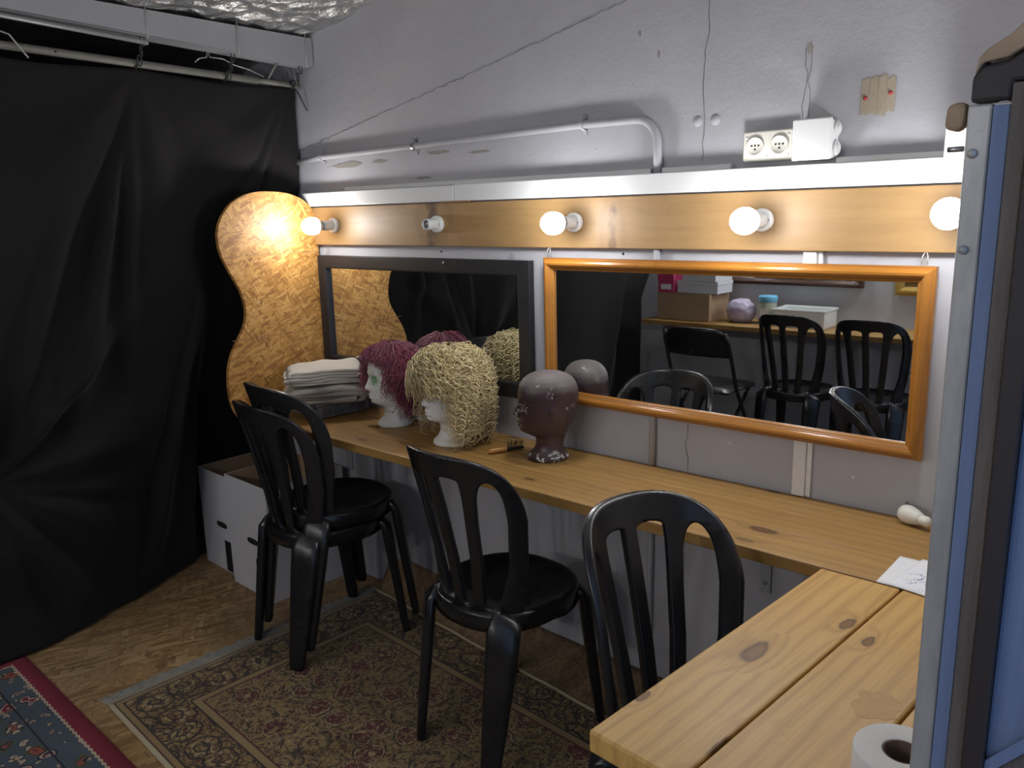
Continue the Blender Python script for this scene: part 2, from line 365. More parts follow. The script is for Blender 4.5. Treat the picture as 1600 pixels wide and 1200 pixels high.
M['oldwood'] = m_weathered('weathered_grey_brown_wood', (.05, .042, .036), (.16, .13, .11), (.10, .13, .2), .66)
M['darkwood'] = simple('dark_brown_rubber_stop', (.022, .016, .015), .6, var=.2)
M['sprayfoam'] = simple('crumbling_tan_foam', (.34, .24, .15), .9, scale=45, var=.35, bump=.6, bd=.01)
M['orangewood'] = simple('orange_lacquered_wood', (.50, .23, .06), .35, var=.15)
M['bristle'] = simple('black_wire_bristle', (.02, .018, .016), .4, .3)
M['pink'] = simple('pink_card', (.50, .05, .14), .6); M['bag'] = simple('lilac_plastic_bag', (.46, .40, .52), .3, var=.12, scale=14, bump=.5, bd=.01)
M['jar'] = simple('cloudy_jar_plastic', (.45, .45, .36), .3); M['bluelid'] = simple('sky_blue_plastic', (.14, .42, .62), .4)
M['brass'] = simple('screw_thread_metal', (.55, .53, .48), .3, .9)

# ------------------------------------------------------------------ mesh helpers
class MB:
    def __init__(s): s.v = []; s.f = []
    def add(s, vs, fs):
        o = len(s.v); s.v += [tuple(v) for v in vs]; s.f += [tuple(i+o for i in f) for f in fs]; return s
    def box(s, a, b, R=None, c=(0, 0, 0)):
        vs = [(x, y, z) for x in (a[0], b[0]) for y in (a[1], b[1]) for z in (a[2], b[2])]
        if R is not None: vs = [tuple(R @ Vector(v) + Vector(c)) for v in vs]
        return s.add(vs, [(0, 1, 3, 2), (4, 6, 7, 5), (0, 4, 5, 1), (2, 3, 7, 6), (0, 2, 6, 4), (1, 5, 7, 3)])
    def prism(s, poly, fn0, fn1):
        n = len(poly)
        return s.add([fn0(p) for p in poly] + [fn1(p) for p in poly],
                     [tuple(range(n))[::-1], tuple(range(n, 2*n))] + [(i, (i+1) % n, n+(i+1) % n, n+i) for i in range(n)])
    def tube(s, path, r, n=8, cap=True, closed=False):
        P = [Vector(p) for p in path]; k = len(P); vs = []; prev = None
        rr = r if isinstance(r, (list, tuple)) else [r]*k
        for i in range(k):
            a = P[i-1] if (i > 0 or closed) else P[i]; b = P[(i+1) % k] if (i < k-1 or closed) else P[i]
            t = (b-a).normalized() if (b-a).length > 1e-9 else Vector((0, 0, 1))
            if prev is None:
                u = t.cross(Vector((0, 0, 1)))
                if u.length < .01: u = t.cross(Vector((1, 0, 0)))
            else: u = prev - t*prev.dot(t)
            u.normalize(); prev = u; w = t.cross(u)
            vs += [P[i] + (u*cos(2*pi*j/n) + w*sin(2*pi*j/n))*rr[i] for j in range(n)]
        fs = []
        for i in range(k if closed else k-1):
            i2 = (i+1) % k
            fs += [(i*n+j, i*n+(j+1) % n, i2*n+(j+1) % n, i2*n+j) for j in range(n)]
        if cap and not closed: fs += [tuple(range(n))[::-1], tuple((k-1)*n+j for j in range(n))]
        return s.add(vs, fs)
    def lathe(s, prof, n=24, axis='z', c=(0, 0, 0)):
        vs = []; fs = []
        for (r, h) in prof:
            for j in range(n):
                a = 2*pi*j/n; q = (r*cos(a), r*sin(a), h)
                if axis == 'x': q = (q[2], q[0], q[1])
                if axis == 'y': q = (q[0], q[2], q[1])
                vs.append((q[0]+c[0], q[1]+c[1], q[2]+c[2]))
        k = len(prof)
        for i in range(k-1): fs += [(i*n+j, i*n+(j+1) % n, (i+1)*n+(j+1) % n, (i+1)*n+j) for j in range(n)]
        if prof[0][0] > 1e-6: fs.append(tuple(range(n))[::-1])
        if prof[-1][0] > 1e-6: fs.append(tuple((k-1)*n+j for j in range(n)))
        return s.add(vs, fs)
    def grid(s, fn, nu, nv, closed_u=False):
        vs = [fn(i/(nu if closed_u else nu-1), j/(nv-1)) for j in range(nv) for i in range(nu)]
        fs = []
        for j in range(nv-1):
            for i in range(nu if closed_u else nu-1):
                i2 = (i+1) % nu; fs.append((j*nu+i, j*nu+i2, (j+1)*nu+i2, (j+1)*nu+i))
        return s.add(vs, fs)
    def sweep(s, path, nrm, wid, thk, n=10, pw=3.0):
        """rounded-rectangle profile along a path; nrm: thickness direction"""
        P = [Vector(p) for p in path]; k = len(P); vs = []
        for i in range(k):
            t = (P[min(i+1, k-1)] - P[max(i-1, 0)]).normalized()
            N = Vector(nrm[i] if isinstance(nrm, list) else nrm); N = (N - t*N.dot(t)).normalized(); U = t.cross(N)
            w = wid[i] if isinstance(wid, list) else wid; h = thk[i] if isinstance(thk, list) else thk
            for j in range(n):
                a = 2*pi*(j+.5)/n; ca, sa = cos(a), sin(a); e = 2/pw
                vs.append(P[i] + U*(w/2*math.copysign(abs(ca)**e, ca)) + N*(h/2*math.copysign(abs(sa)**e, sa)))
        fs = [(i*n+j, i*n+(j+1) % n, (i+1)*n+(j+1) % n, (i+1)*n+j) for i in range(k-1) for j in range(n)]
        fs += [tuple(range(n))[::-1], tuple((k-1)*n+j for j in range(n))]
        return s.add(vs, fs)
    def mesh(s, name, mat, smooth=False):
        me = bpy.data.meshes.new(name); me.from_pydata(s.v, [], s.f)
        bm = bmesh.new(); bm.from_mesh(me); bmesh.ops.recalc_face_normals(bm, faces=bm.faces); bm.to_mesh(me); bm.free()
        me.materials.append(mat)
        if smooth: me.polygons.foreach_set('use_smooth', [True]*len(me.polygons))
        return me
    def build(s, name, mat, parent=None, smooth=False, bevel=0, seg=2, angle=40, loc=None, rotz=0, rot=None):
        o = bpy.data.objects.new(name, s.mesh(name, M[mat] if isinstance(mat, str) else mat, smooth)); COL.objects.link(o)
        if parent: o.parent = parent
        if loc is not None: o.location = loc
        if rot is not None: o.rotation_euler = rot
        elif rotz: o.rotation_euler = (0, 0, rotz)
        if bevel:
            m = o.modifiers.new('bevel', 'BEVEL'); m.width = bevel; m.segments = seg; m.limit_method = 'ANGLE'; m.angle_limit = radians(angle)
            m.harden_normals = False
        return o

def tag(o, label, cat=None, group=None, kind=None):
    o['label'] = label
    if cat: o['category'] = cat
    if group: o['group'] = group
    if kind: o['kind'] = kind
    return o
def struct(o, label=None):
    o['kind'] = 'structure'
    if label: o['label'] = label
    return o
def thing(name, label, cat, loc=(0, 0, 0), rotz=0, group=None):
    o = bpy.data.objects.new(name, None); COL.objects.link(o); o.location = loc; o.rotation_euler = (0, 0, rotz); o.empty_display_size = .05
    return tag(o, label, cat, group)
def copy_tree(o, parent=None):
    c = o.copy(); COL.objects.link(c); c.parent = parent
    if parent: c.matrix_parent_inverse = o.matrix_parent_inverse.copy()
    for ch in list(o.children): copy_tree(ch, c)
    return c
def B(a, b): return MB().box(a, b)
def interp(xs, ys, x): return float(np.interp(x, xs, ys))
DZ = .754          # worktop height
YO = -3.2          # opposite wall
def ceil_z(x): return 2.158 + .156*(x+2.69)

# ------------------------------------------------------------------ setting
fl = struct(B((-3.5, YO-.05, -.05), (.9, .06, 0)).build('floor', 'osbfloor'), 'worn strand board floor')
wb = struct(B((-3.5, 0, 0), (.12, .1, 2.8)).build('wall_back', 'wall'), 'grey painted plaster wall with cracks')
struct(B((-3.5, YO-.1, 0), (.12, YO, 2.8)).build('wall_opposite', 'wall'), 'grey painted plaster wall opposite')
struct(B((-3.5, YO, 0), (-3.42, 0, 2.3)).build('wall_left', 'darkwall'), 'dark boarding behind the curtain')
wr = MB(); wr.box((-.04, -1.235, 0), (.08, 0, 2.75)); wr.box((-.04, YO, 0), (.08, -2.5, 2.75)); wr.box((-.04, -2.5, 2.1), (.08, -1.235, 2.75))
struct(wr.build('wall_right', 'wall'), 'grey painted wall with the doorway')
def ceil_pt(u, v):
    x = -3.5 + u*3.65; y = YO - .05 + v*(-YO+.1)
    q = Vector((x*5, y*5, 0)); z = ceil_z(x) + .012 + .012*mnoise.noise(q) + .010*mnoise.noise(q*3.1) + .006*abs(mnoise.noise(q*7))
    return (x, y, z)
struct(MB().grid(ceil_pt, 120, 110).build('ceiling', 'foil'), 'crinkled silver foil roof insulation')
# cracks and chips: pieces of the wall
def crack(pts, w, seedv, parent=wb):
    rnd = random.Random(seedv); pp = []
    for (a, b) in zip(pts[:-1], pts[1:]):
        k = max(2, int((Vector(b)-Vector(a)).length/.02))
        for i in range(k):
            t = i/k; pp.append((a[0]+(b[0]-a[0])*t + rnd.uniform(-.004, .004), a[1]+(b[1]-a[1])*t + rnd.uniform(-.004, .004)))
    pp.append(pts[-1]); up = []; dn = []
    vert = abs(pts[-1][1]-pts[0][1]) > abs(pts[-1][0]-pts[0][0])
    for (x, z) in pp:
        h = .55*w*rnd.choice((.2, .3, .5, .8, 1.0))
        up.append((x+(h if vert else 0), z+(0 if vert else h))); dn.append((x-(h if vert else 0), z-(0 if vert else h)))
    mb = MB(); n = len(pp)
    mb.add([(x, -.0012, z) for x, z in up] + [(x, -.0012, z) for x, z in dn] + [(x, .002, z) for x, z in up] + [(x, .002, z) for x, z in dn],
           [(i, i+1, n+i+1, n+i) for i in range(n-1)] + [(i, i+1, 2*n+i+1, 2*n+i) for i in range(n-1)] + [(n+i, n+i+1, 3*n+i+1, 3*n+i) for i in range(n-1)])
    return mb.build('crack', 'crack', parent)
crack([(-2.83, 1.757), (-2.6, 1.80), (-2.3, 1.857), (-1.9, 1.93), (-1.62, 1.985), (-1.29, 2.05), (-1.0, 2.10)], .0022, 1)
crack([(-1.048, 2.1), (-1.045, 1.95), (-1.056, 1.83), (-1.053, 1.70), (-1.056, 1.615)], .0016, 2)
crack([(-1.077, .90), (-1.083, .84), (-1.079, .755), (-1.087, .62), (-1.082, .5), (-1.086, .36)], .0022, 3)
crack([(-.79, 1.86), (-.787, 1.80), (-.793, 1.73), (-.79, 1.70)], .0016, 4)
crack([(-.778, 1.85), (-.78, 1.76), (-.777, 1.70)], .0014, 5)
def chip(x, z, rx, rz, mat='chip', name='plaster_chip', seedv=0):
    rnd = random.Random(seedv+int(x*977)); n = 14
    ps = [(x+rx*cos(2*pi*i/n)*rnd.uniform(.6, 1.1), z+rz*sin(2*pi*i/n)*rnd.uniform(.6, 1.1)) for i in range(n)]
    return MB().prism(ps, lambda p: (p[0], -.0015, p[1]), lambda p: (p[0], .003, p[1])).build(name, mat, wb)
for a in [(-.783, 1.858, .008, .016), (-2.53, 1.685, .10, .014), (-2.35, 1.688, .05, .006), (-2.05, 1.70, .06, .007), (-1.25, 1.96, .006, .008),
          (-1.19, 1.90, .004, .012), (-2.12, 1.62, .05, .005), (-1.85, 1.69, .05, .005)]: chip(*a)
for (x, z) in [(-1.071, 1.717), (-1.02, 1.717)]:
    MB().lathe([(.0, -.006), (.006, -.005), (.014, -.001), (.016, .002)], 14, 'y', (x, 0, z)).build('filled_hole', 'wall', wb, True)
for (x, z) in [(-.62, .83), (-.95, .86), (-1.3, 1.37), (-2.05, 1.367), (-1.58, .55), (-1.12, .62)]:
    MB().lathe([(.0, -.003), (.003, -.002), (.0045, .001)], 10, 'y', (x, 0, z)).build('paint_fleck', 'white' if z < .9 else 'wire', wb, True)

# roof beam above the curtain
bt = thing('roof_beam', 'grey painted steel roof beam above the black curtain', 'beam')
def beamp(x0, x1, zo0, zo1): # slight fall towards the wall
    mb = MB()
    vs = []
    for y in (YO, -.004):
        zb = 2.060 - .038*y
        zt = 2.158 - .006*y
        lo = zb if zo0 == 0 else zt-zo0; hi = zt if zo1 == 0 else zb+zo1
        vs += [(x0, y, lo), (x1, y, lo), (x1, y, hi), (x0, y, hi)]
    return mb.add(vs, [(0, 1, 2, 3), (7, 6, 5, 4), (0, 4, 5, 1), (1, 5, 6, 2), (2, 6, 7, 3), (3, 7, 4, 0)])
beamp(-2.71, -2.70, 0, 0).build('web', 'beam', bt)
beamp(-2.79, -2.7101, 0, .009).build('bottom_flange', 'beam', bt)
MB().tube([(-2.735, YO+.05, 2.052+.038*3.1), (-2.735, -1.4, 2.052+.052), (-2.735, -.63, 2.068)], .008, 10).build('curtain_rod', 'palewire', None, True)
tag(bpy.data.objects['curtain_rod'], 'thin bright rod fixed under the grey roof beam', 'rod')

# curtain rail and its hangers
rl = thing('curtain_rail', 'dull metal tube the black curtain hangs from', 'rail')
MB().tube([(-2.80, YO+.02, 2.06), (-2.80, -1.05, 2.018), (-2.80, -.19, 2.001)], .0125, 14).build('tube', 'rail', rl, True)
MB().tube([(-2.80, -.20, 2.0012), (-2.80, -.006, 1.997)], .0095, 12).build('inner_tube', 'rail', rl, True)
MB().lathe([(.0035, 0), (.0035, .003), (0, .003)], 10, 'x', (-2.789, -.90, 2.015)).build('bolt_hole', 'hole', rl, True)
def hanger(y, label, chain=True):
    t = thing('rail_hanger', label, 'hanger', (-2.735, y, 0), 0, None)
    zb = 2.060 - .038*y; mb = MB()
    mb.tube([(.037, 0, 2.17), (.037, .0, zb+.02), (.033, .002, zb-.01)], .0025, 6)
    mb.build('wire', 'palewire', t, True)
    zz = zb+.005; rz = interp([-3.2, -1.05, -.19], [2.06, 2.018, 2.001], y); k = 0
    while zz > rz+.012:
        pts = [(.018*(zz-rz)/.1 - .02 + .007*cos(a)*(k % 2), .007*cos(a)*((k+1) % 2), zz-.016+.018*sin(a)) for a in [2*pi*i/12 for i in range(12)]]
        pts = [(p[0]-.03*(1-(zz-rz)/max(.01, zb-rz)), p[1], p[2]) for p in pts]
        MB().tube(pts, .0024, 6, closed=True).build('chain_link', 'wire', t, True); zz -= .029; k += 1
    ring = [(-.065+.0165*cos(a), .004*sin(a), rz+.0165*sin(a)) for a in [2*pi*i/16 for i in range(16)]]
    MB().tube(ring, .0028, 6, closed=True).build('ring', 'wire', t, True)
    return t
hanger(-.645, 'chain hanger above the big gathered fold of the curtain')
hanger(-.32, 'short chain hanger halfway between the gathered fold and the wall')
hanger(-.035, 'chain hanger at the wall end of the curtain rail')
tag(MB().tube([(-2.79, -.44, 2.035), (-2.785, -.425, 2.05), (-2.78, -.40, 2.055), (-2.775, -.395, 2.085), (-2.778, -.388, 2.057), (-2.775, -.34, 2.057), (-2.77, -.30, 2.04), (-2.77, -.24, 2.03), (-2.785, -.17, 2.014)], .002, 6)
    .build('bent_wire', 'palewire', None, True), 'thin pale bent wire above the curtain rail', 'wire')
tag(MB().tube([(-2.79, -1.09, 2.04), (-2.775, -1.065, 2.055), (-2.772, -1.03, 2.045), (-2.775, -.985, 1.985)], .003, 6).build('cable_tie', 'palewire', None, True),
    'pale plastic cable tie looped over the curtain rail', 'cable tie')
tag(MB().tube([(-2.79, -.055, 2.01), (-2.778, -.05, 1.99), (-2.76, -.04, 1.965), (-2.75, -.012, 1.90)], .003, 6).build('loose_strap', 'wire', None, True),
    'black loose strap end dangling at the rail end by the wall', 'strap')
tag(MB().tube([(-2.80, -.145, 2.008), (-2.77, -.135, 2.045), (-2.75, -.12, 2.075)], .004, 6).build('rail_strut', 'rail', None, True), 'short slanted metal strut between rail and beam', 'strut')

# black curtain
def curtain_pt(u, v):
    yt = -.012 - u*(-YO-.04)
    z = 1.996 - v*1.983
    xt = -2.815
    xb = interp([-3.2, -1.9, -1.04, -.75, -.42, -.34, 0], [-3.16, -3.03, -3.06, -3.15, -3.26, -3.33, -3.34], yt)
    vv = v**1.25
    if yt > -.42: k_ = min(1, (yt+.42)/.06); vv = vv*(1-k_) + k_*min(1, (v/.76)**1.6)
    if yt < -2.6: k_ = min(1, (-2.6-yt)/.15); vv = vv*(1-k_) + k_*min(1, (v/.58)**1.3)
    x = xt + (xb-xt)*vv
    # sag of the upper hem between the hooks
    hooks = [-.04, -.645, -1.25, -1.9, -2.5, -3.15]
    dmin = min(abs(yt-h) for h in hooks)
    z -= .016*min(1, dmin/.3)**.7*(1-v)**6
    d = 0
    for (y0, z0, amp, n, ph, reach) in [(-.645, 1.99, .05, 7, .4, 1.1), (-.04, 1.99, .035, 8, .9, 1.0), (-1.20, .64, .06, 8, .2, .75), (-1.9, 1.99, .05, 7, 1.4, 1.1), (-2.5, 1.99, .04, 7, 0, 1.2)]:
        dy, dz = yt-y0, z-z0; r = sqrt(dy*dy+dz*dz)+1e-6; a = atan2(dy, -dz)
        w = min(1, r/.25)*max(0, 1-r/reach)
        s = sin(n*a+ph); d += amp*w*(s*abs(s)**.3)
    d += .018*sin(9*yt+2.2*v)*v + .012*mnoise.noise(Vector((yt*3, z*2.2, .3)))
    for (ya, za, yb, zb, am, wd) in [(-.645, 1.98, -.90, .95, .055, .035), (-.66, 1.98, -.72, 1.0, .03, .03), (-.05, 1.97, -.24, 1.55, .035, .02), (-.08, 1.97, -.15, 1.5, .02, .015),
                                     (-1.2, .64, -.75, 1.15, .03, .03), (-1.2, .64, -.78, .52, .035, .03), (-1.2, .64, -.95, .12, .06, .05), (-.42, 1.25, -.62, .25, .05, .03), (-1.2, .64, -.92, 1.5, .03, .035)]:
        t_ = ((yt-ya)*(yb-ya)+(z-za)*(zb-za))/((yb-ya)**2+(zb-za)**2)
        if -.02 < t_ < 1.25:
            e_ = ((yt-ya)*(zb-za)-(z-za)*(yb-ya))/sqrt((yb-ya)**2+(zb-za)**2)
            w_ = wd*(.35+.9*max(t_, 0)); d += am*min(1, max(0, t_)*2.5)*min(1, (1.25-t_)*3)*(exp(-(e_/w_)**2) - .55*exp(-((e_-1.6*w_)/w_)**2))
    # tie point pulls the cloth in
    r2 = (yt+1.20)**2+(z-.64)**2; x -= .06*exp(-r2/.02)
    # puddled hem
    if v > .9: d += .05*((v-.9)/.1)*max(0, sin(5*yt+1.0)) * (1 if yt < -.6 else .2)
    x += d*min(1, .15+v*3)
    if yt > -.3: x = min(x, -2.80 - (.2*v))
    return (x, yt + .03*mnoise.noise(Vector((yt*2, z*2, 4)))*v*min(1, -yt*3), max(z, .004 + .01*u))
cu = MB().grid(curtain_pt, 330, 150).build('stage_curtain', 'curtain', None, True)
sm = cu.modifiers.new('solid', 'SOLIDIFY'); sm.thickness = .003
tag(cu, 'large black cloth curtain gathered in folds beside the bench', 'curtain')

# ------------------------------------------------------------------ wall fittings
cp = thing('conduit_pipe', 'grey painted conduit pipe bending down the wall above the trunking', 'pipe')
pp = [(-2.83, -.014, 1.710), (-2.676, -.014, 1.722), (-2.147, -.014, 1.727), (-1.43, -.014, 1.738), (-1.25, -.014, 1.736)]
for i in range(1, 9):
    a = pi/2*(1-i/8); pp.append((-1.25+.068*cos(a), -.014, 1.668+.068*sin(a)))
pp.append((-1.180, -.014, 1.592))
MB().tube(pp, .0115, 14).build('tube', 'greypipe', cp, True)
for x, z, m in [(-2.676, 1.722, 'greypipe'), (-2.147, 1.727, 'zinc'), (-1.43, 1.738, 'greypipe')]:
    c = MB(); pts = [(x, -.001, z+.032), (x, -.004, z+.017)] + [(x, -.014-.0135*cos(a), z+.0135*sin(a)) for a in [pi/2-i*pi/8 for i in range(9)]] + [(x, -.004, z-.017), (x, -.001, z-.028)]
    c.sweep(pts, (1, 0, 0), .002, .013, 8).build('clip', m, cp)
    MB().lathe([(0, -.009), (.005, -.008), (.006, 0)], 10, 'y', (x, 0, z+.026)).build('screw', m, cp, True)
tr = thing('cable_trunking', 'long white plastic cable trunking above the wooden lamp board', 'trunking')
B((-2.785, -.042, 1.536), (-1.938, -.0005, 1.588)).build('duct', 'white', tr, bevel=.003)
B((-1.936, -.042, 1.536), (-.10, -.0005, 1.590)).build('duct', 'white', tr, bevel=.003)
B((-2.54, -.020, 1.5895), (-1.20, -.0005, 1.604)).build('top_strip', 'white', tr, bevel=.002)
B((-1.165, -.020, 1.5905), (-.965, -.0005, 1.604)).build('top_strip', 'white', tr, bevel=.002)
B((-.70, -.020, 1.5905), (-.12, -.0005, 1.604)).build('top_strip', 'white', tr, bevel=.002)
B((-2.0, -.044, 1.533), (-1.87, -.036, 1.537)).build('sliver', 'plank', tr)
# double socket
so = thing('wall_socket', 'white double wall socket above the trunking', 'socket', (-.868, 0, 1.641))
B((-.064, -.022, -.037), (.064, -.0005, .037)).build('plate', 'offwhite', so, bevel=.005, seg=3)
for sx in (-.031, .031):
    f = MB().lathe([(.0, -.0235), (.0185, -.0235), (.021, -.0265), (.0225, -.0265), (.0235, -.020)], 28, 'y', (sx, 0, 0)).build('socket_face', 'offwhite', so, True)
    for (hx, hz) in ((-.009, .002), (0, .002), (.009, .002), (0, -.007)):
        MB().lathe([(0, -.0242), (.0026, -.0242), (.0026, -.020)], 10, 'y', (sx+hx, 0, hz)).build('pin_hole', 'hole', f)
for (hx, hz) in ((-.053, .022), (.053, .024), (0, -.026), (.053, -.024)):
    MB().lathe([(0, -.0235), (.003, -.023), (.0035, -.021)], 8, 'y', (hx, 0, hz)).build('screw', 'white', so, True)
jb = thing('junction_box', 'white square junction box with round knockouts beside the socket', 'junction box', (-.746, 0, 1.646))
B((-.044, -.05, -.045), (.044, -.0005, .045)).build('body', 'white', jb, bevel=.008, seg=3)
B((-.046, -.058, -.047), (.046, -.0505, .047)).build('lid', 'white', jb, bevel=.006, seg=3)
for z in (-.022, .022):
    MB().lathe([(.017, .0445), (.017, .050), (.013, .050), (.013, .053), (.009, .053), (.009, .055), (0, .055)], 20, 'x', (0, -.026, z)).build('knockout', 'white', jb)
tp = thing('tape_patch', 'beige torn masking tape patch with two red pins', 'tape', (-.622, 0, 1.735))
rnd = random.Random(3)
for k in range(4):
    x0 = -.036+k*.0185; zt = .04+rnd.uniform(-.006, .006); zb = -.042+rnd.uniform(-.004, .006)
    MB().prism([(x0, zb), (x0+.006, zb+.003), (x0+.0125, zb-.002), (x0+.0185, zb+.001), (x0+.0182, zt), (x0+.011, zt+.004), (x0+.005, zt-.003), (x0+.0003, zt+.001)],
               lambda p: (p[0], -.0014-.0004*(k % 2), p[1]), lambda p: (p[0], -.0003, p[1])).build('tape_strip', 'tape', tp)
for (x, z) in ((-.026, -.004), (.028, .002)):
    MB().lathe([(0, -.006), (.004, -.005), (.005, -.002), (.0055, -.0005)], 12, 'y', (x, 0, z)).build('pin', 'red', tp, True)
sw = thing('switch_box', 'tall white surface switch box at the right end of the trunking', 'switch', (-.405, 0, 1.615))
B((-.05, -.090, -.062), (.05, -.080, .062)).build('cover', 'white', sw, bevel=.004, seg=3)
B((-.046, -.080, -.058), (.046, -.0425, .058)).build('back_box', 'white', sw, bevel=.003)
B((-.02, -.096, -.03), (.02, -.0905, .03)).build('rocker', 'offwhite', sw, bevel=.003)

# lamp board and lamps
B_ = B((-1.19, -.012, -.073), (1.19, .012, .073)).build('lamp_board', 'plank', None, bevel=.003, loc=(-1.565, -.0135, 1.459))
tag(B_, 'long pale pine board on the wall carrying the row of lampholders', 'board')
LAMPX = [-2.605, -2.03, -1.45, -.868, -.425]
desc = ['white lampholder at the end of the board beside the guitar-shaped panel', 'empty white lampholder without a bulb on the pine board',
        'white lampholder above the gap between the two mirrors', 'white lampholder on the board below the double wall socket', 'white lampholder on the board below the white switch box']
bdesc = ['lit bulb beside the guitar-shaped board', None, 'lit bulb above the gap between the two mirrors', 'lit bulb below the double wall socket', 'lit bulb below the white switch box']
def lamp(x, z, lab, blab, ny, grp, bgrp, open_=False):
    rz = 0 if ny == 1 else pi; yy = (lambda d: -d) if ny == 1 else (lambda d: YO+d)
    t = thing('lampholder', lab, 'lampholder', (x, yy(.026), z), rz, grp)
    MB().lathe([(.0275, 0), (.0285, -.004), (.0285, -.014), (.026, -.018), (.0, -.018)], 28, 'y').build('base', 'white', t, True, bevel=.001)
    MB().lathe([(.0185, -.018), (.0185, -.060), (.0175, -.062), (.0145, -.062), (.0140, -.030), (.0, -.030)], 24, 'y').build('sleeve', 'white', t, True, bevel=.0008)
    if open_:
        MB().lathe([(.0139, -.058), (.0132, -.056), (.0139, -.054), (.0132, -.052), (.0139, -.05), (.0132, -.048), (.0139, -.046), (.0132, -.044)], 20, 'y').build('thread', 'brass', t, True)
    MB().lathe([(0, -.0195), (.003, -.019), (.003, -.0175)], 8, 'y', (.021, 0, 0)).build('screw', 'zinc', t)
    if blab:
        b = thing('led_bulb', blab, 'bulb', (x, yy(.088), z), rz, bgrp)
        MB().lathe([(.012, .026), (.0125, 0), (.016, -.004), (.022, -.014), (.0285, -.024), (.0300, -.028)], 24, 'y').build('body', 'white', b, True)
        MB().lathe([(.0300, -.0282), (.0325, -.040), (.0325, -.052), (.030, -.064), (.024, -.075), (.014, -.083), (0, -.086)], 24, 'y').build('diffuser', 'bulb' if ny == 1 else 'farbulb', b, True)
for i, x in enumerate(LAMPX):
    lamp(x, 1.462 if i < 4 else 1.472, desc[i], bdesc[i], 1, 'lampholders along the board', 'lit bulbs along the board', i == 1)
tag(B((-1.19, -.012, -.073), (1.19, .012, .073)).build('lamp_board', 'plank', None, bevel=.003, loc=(-1.565, YO+.0135, 1.60)), 'long pale pine lamp board on the opposite wall', 'board')
for i, x in enumerate((-2.5, -1.9, -1.3, -.7)):
    wh = ('cardboard box', 'blue-lidded jar', 'dark walnut mirror', 'gilded mirror')[i]
    lamp(x, 1.60, 'white lampholder on the opposite lamp board above the ' + wh, 'lit bulb on the opposite lamp board above the ' + wh, -1, 'lampholders on the opposite board', 'lit bulbs on the opposite board')

# vertical conduits on the wall, below and behind the mirrors
vs_ = thing('vertical_trunking', 'narrow white vertical trunking passing behind the orange-framed mirror', 'trunking')
B((-.768, -.016, .757), (-.735, -.0005, 1.385)).build('duct', 'white', vs_, bevel=.002)
B((-.7345, -.010, .757), (-.722, -.0005, 1.385)).build('edge_strip', 'white', vs_, bevel=.001)
tag(MB().tube([(-1.190, -.010, .757), (-1.188, -.010, 1.0), (-1.182, -.010, 1.384)], .0095, 12).build('vertical_pipe', 'greypipe', None, True), 'thin grey vertical pipe running behind the orange-framed mirror', 'pipe')
tag(MB().tube([(-1.195, -.010, .01), (-1.192, -.010, .4), (-1.190, -.010, .72)], .0095, 12).build('vertical_pipe', 'greypipe', None, True), 'thin grey pipe on the wall under the bench', 'pipe')

# ------------------------------------------------------------------ mirrors
def mirror(name, label, x0, x1, z0, z1, fw, depth, mat, prof, y0=-.004, cat='mirror', ny=1):
    """framed mirror on a wall; ny=1 faces -Y, -1 faces +Y"""
    cx, cz = (x0+x1)/2, (z0+z1)/2
    t = thing(name, label, cat, (cx, y0 if ny == 1 else YO+.004, cz)); hw, hh = (x1-x0)/2, (z1-z0)/2
    Y = lambda d: -d*ny
    # mitred frame sides
    for side in range(4):
        c4 = [(-hw, -hh), (hw, -hh), (hw, hh), (-hw, hh)]; a = c4[side]; b = c4[(side+1) % 4]
        inx = lambda c, d: (c[0]-math.copysign(d, c[0]), c[1]-math.copysign(d, c[1]))
        vs = []; n = len(prof)
        for c in (a, b):
            for (d, h) in prof:
                q = inx(c, d*fw); vs.append((q[0], Y(h*depth), q[1]))
        fs = [(i, i+1, n+i+1, n+i) for i in range(n-1)] + [(n-1, 0, n, 2*n-1)]
        L = Vector((b[0]-a[0], 0, b[1]-a[1])); ang = 0
        # local x along the side so that the grain follows it
        mid = Vector(((a[0]+b[0])/2, 0, (a[1]+b[1])/2)); ry = -atan2(L.z, L.x)
        R = Matrix.Rotation(ry, 4, 'Y'); Ri = R.inverted()
        vs = [tuple(Ri @ (Vector(v)-mid)) for v in vs]
        # swap so that grain (y of material) lies across the frame face
        ob = MB().add(vs, fs + [tuple(range(n)), tuple(range(n, 2*n))]).build('frame_side', mat, t, loc=mid, rot=(0, ry, 0))
    g = MB().box((-hw+fw*.8, Y(.004) if ny == 1 else Y(.008), -hh+fw*.8), (hw-fw*.8, Y(.008) if ny == 1 else Y(.004), hh-fw*.8)).build('glass', 'mirror', t)
    B((-hw+fw*.3, min(Y(.0035), 0), -hh+fw*.3), (hw-fw*.3, max(Y(.0035), 0), hh-fw*.3)).build('backing', 'kraft', t)
    return t
P_flat = [(0, 0), (0, .92), (.05, 1), (.9, 1), (1, .9), (1, .35)]
P_round = [(0, 0), (0, .5), (.05, .62), (.12, .64), (.16, .72), (.25, .88), (.4, 1.0), (.55, .98), (.68, .86), (.74, .72), (.80, .70), (.86, .60), (.95, .58), (1, .5), (1, .3)]
m1 = mirror('wall_mirror', 'wide mirror in a flat black frame behind the wig heads', -2.735, -1.632, .893, 1.345, .05, .024, 'blackpaint', P_flat)
m2 = mirror('wall_mirror', 'wide mirror in an orange varnished moulded frame', -1.565, -.460, .910, 1.357, .037, .030, 'frame', P_round, y0=-.022)
def loops(t, xs, z):
    for x in xs:
        for d in (-.006, .006):
            MB().tube([(x+d, -.012, z), (x+d*.9, -.010, z+.018), (x+d*.3, -.006, z+.026)], .0013, 6).build('hanging_loop', 'palewire', t, True)
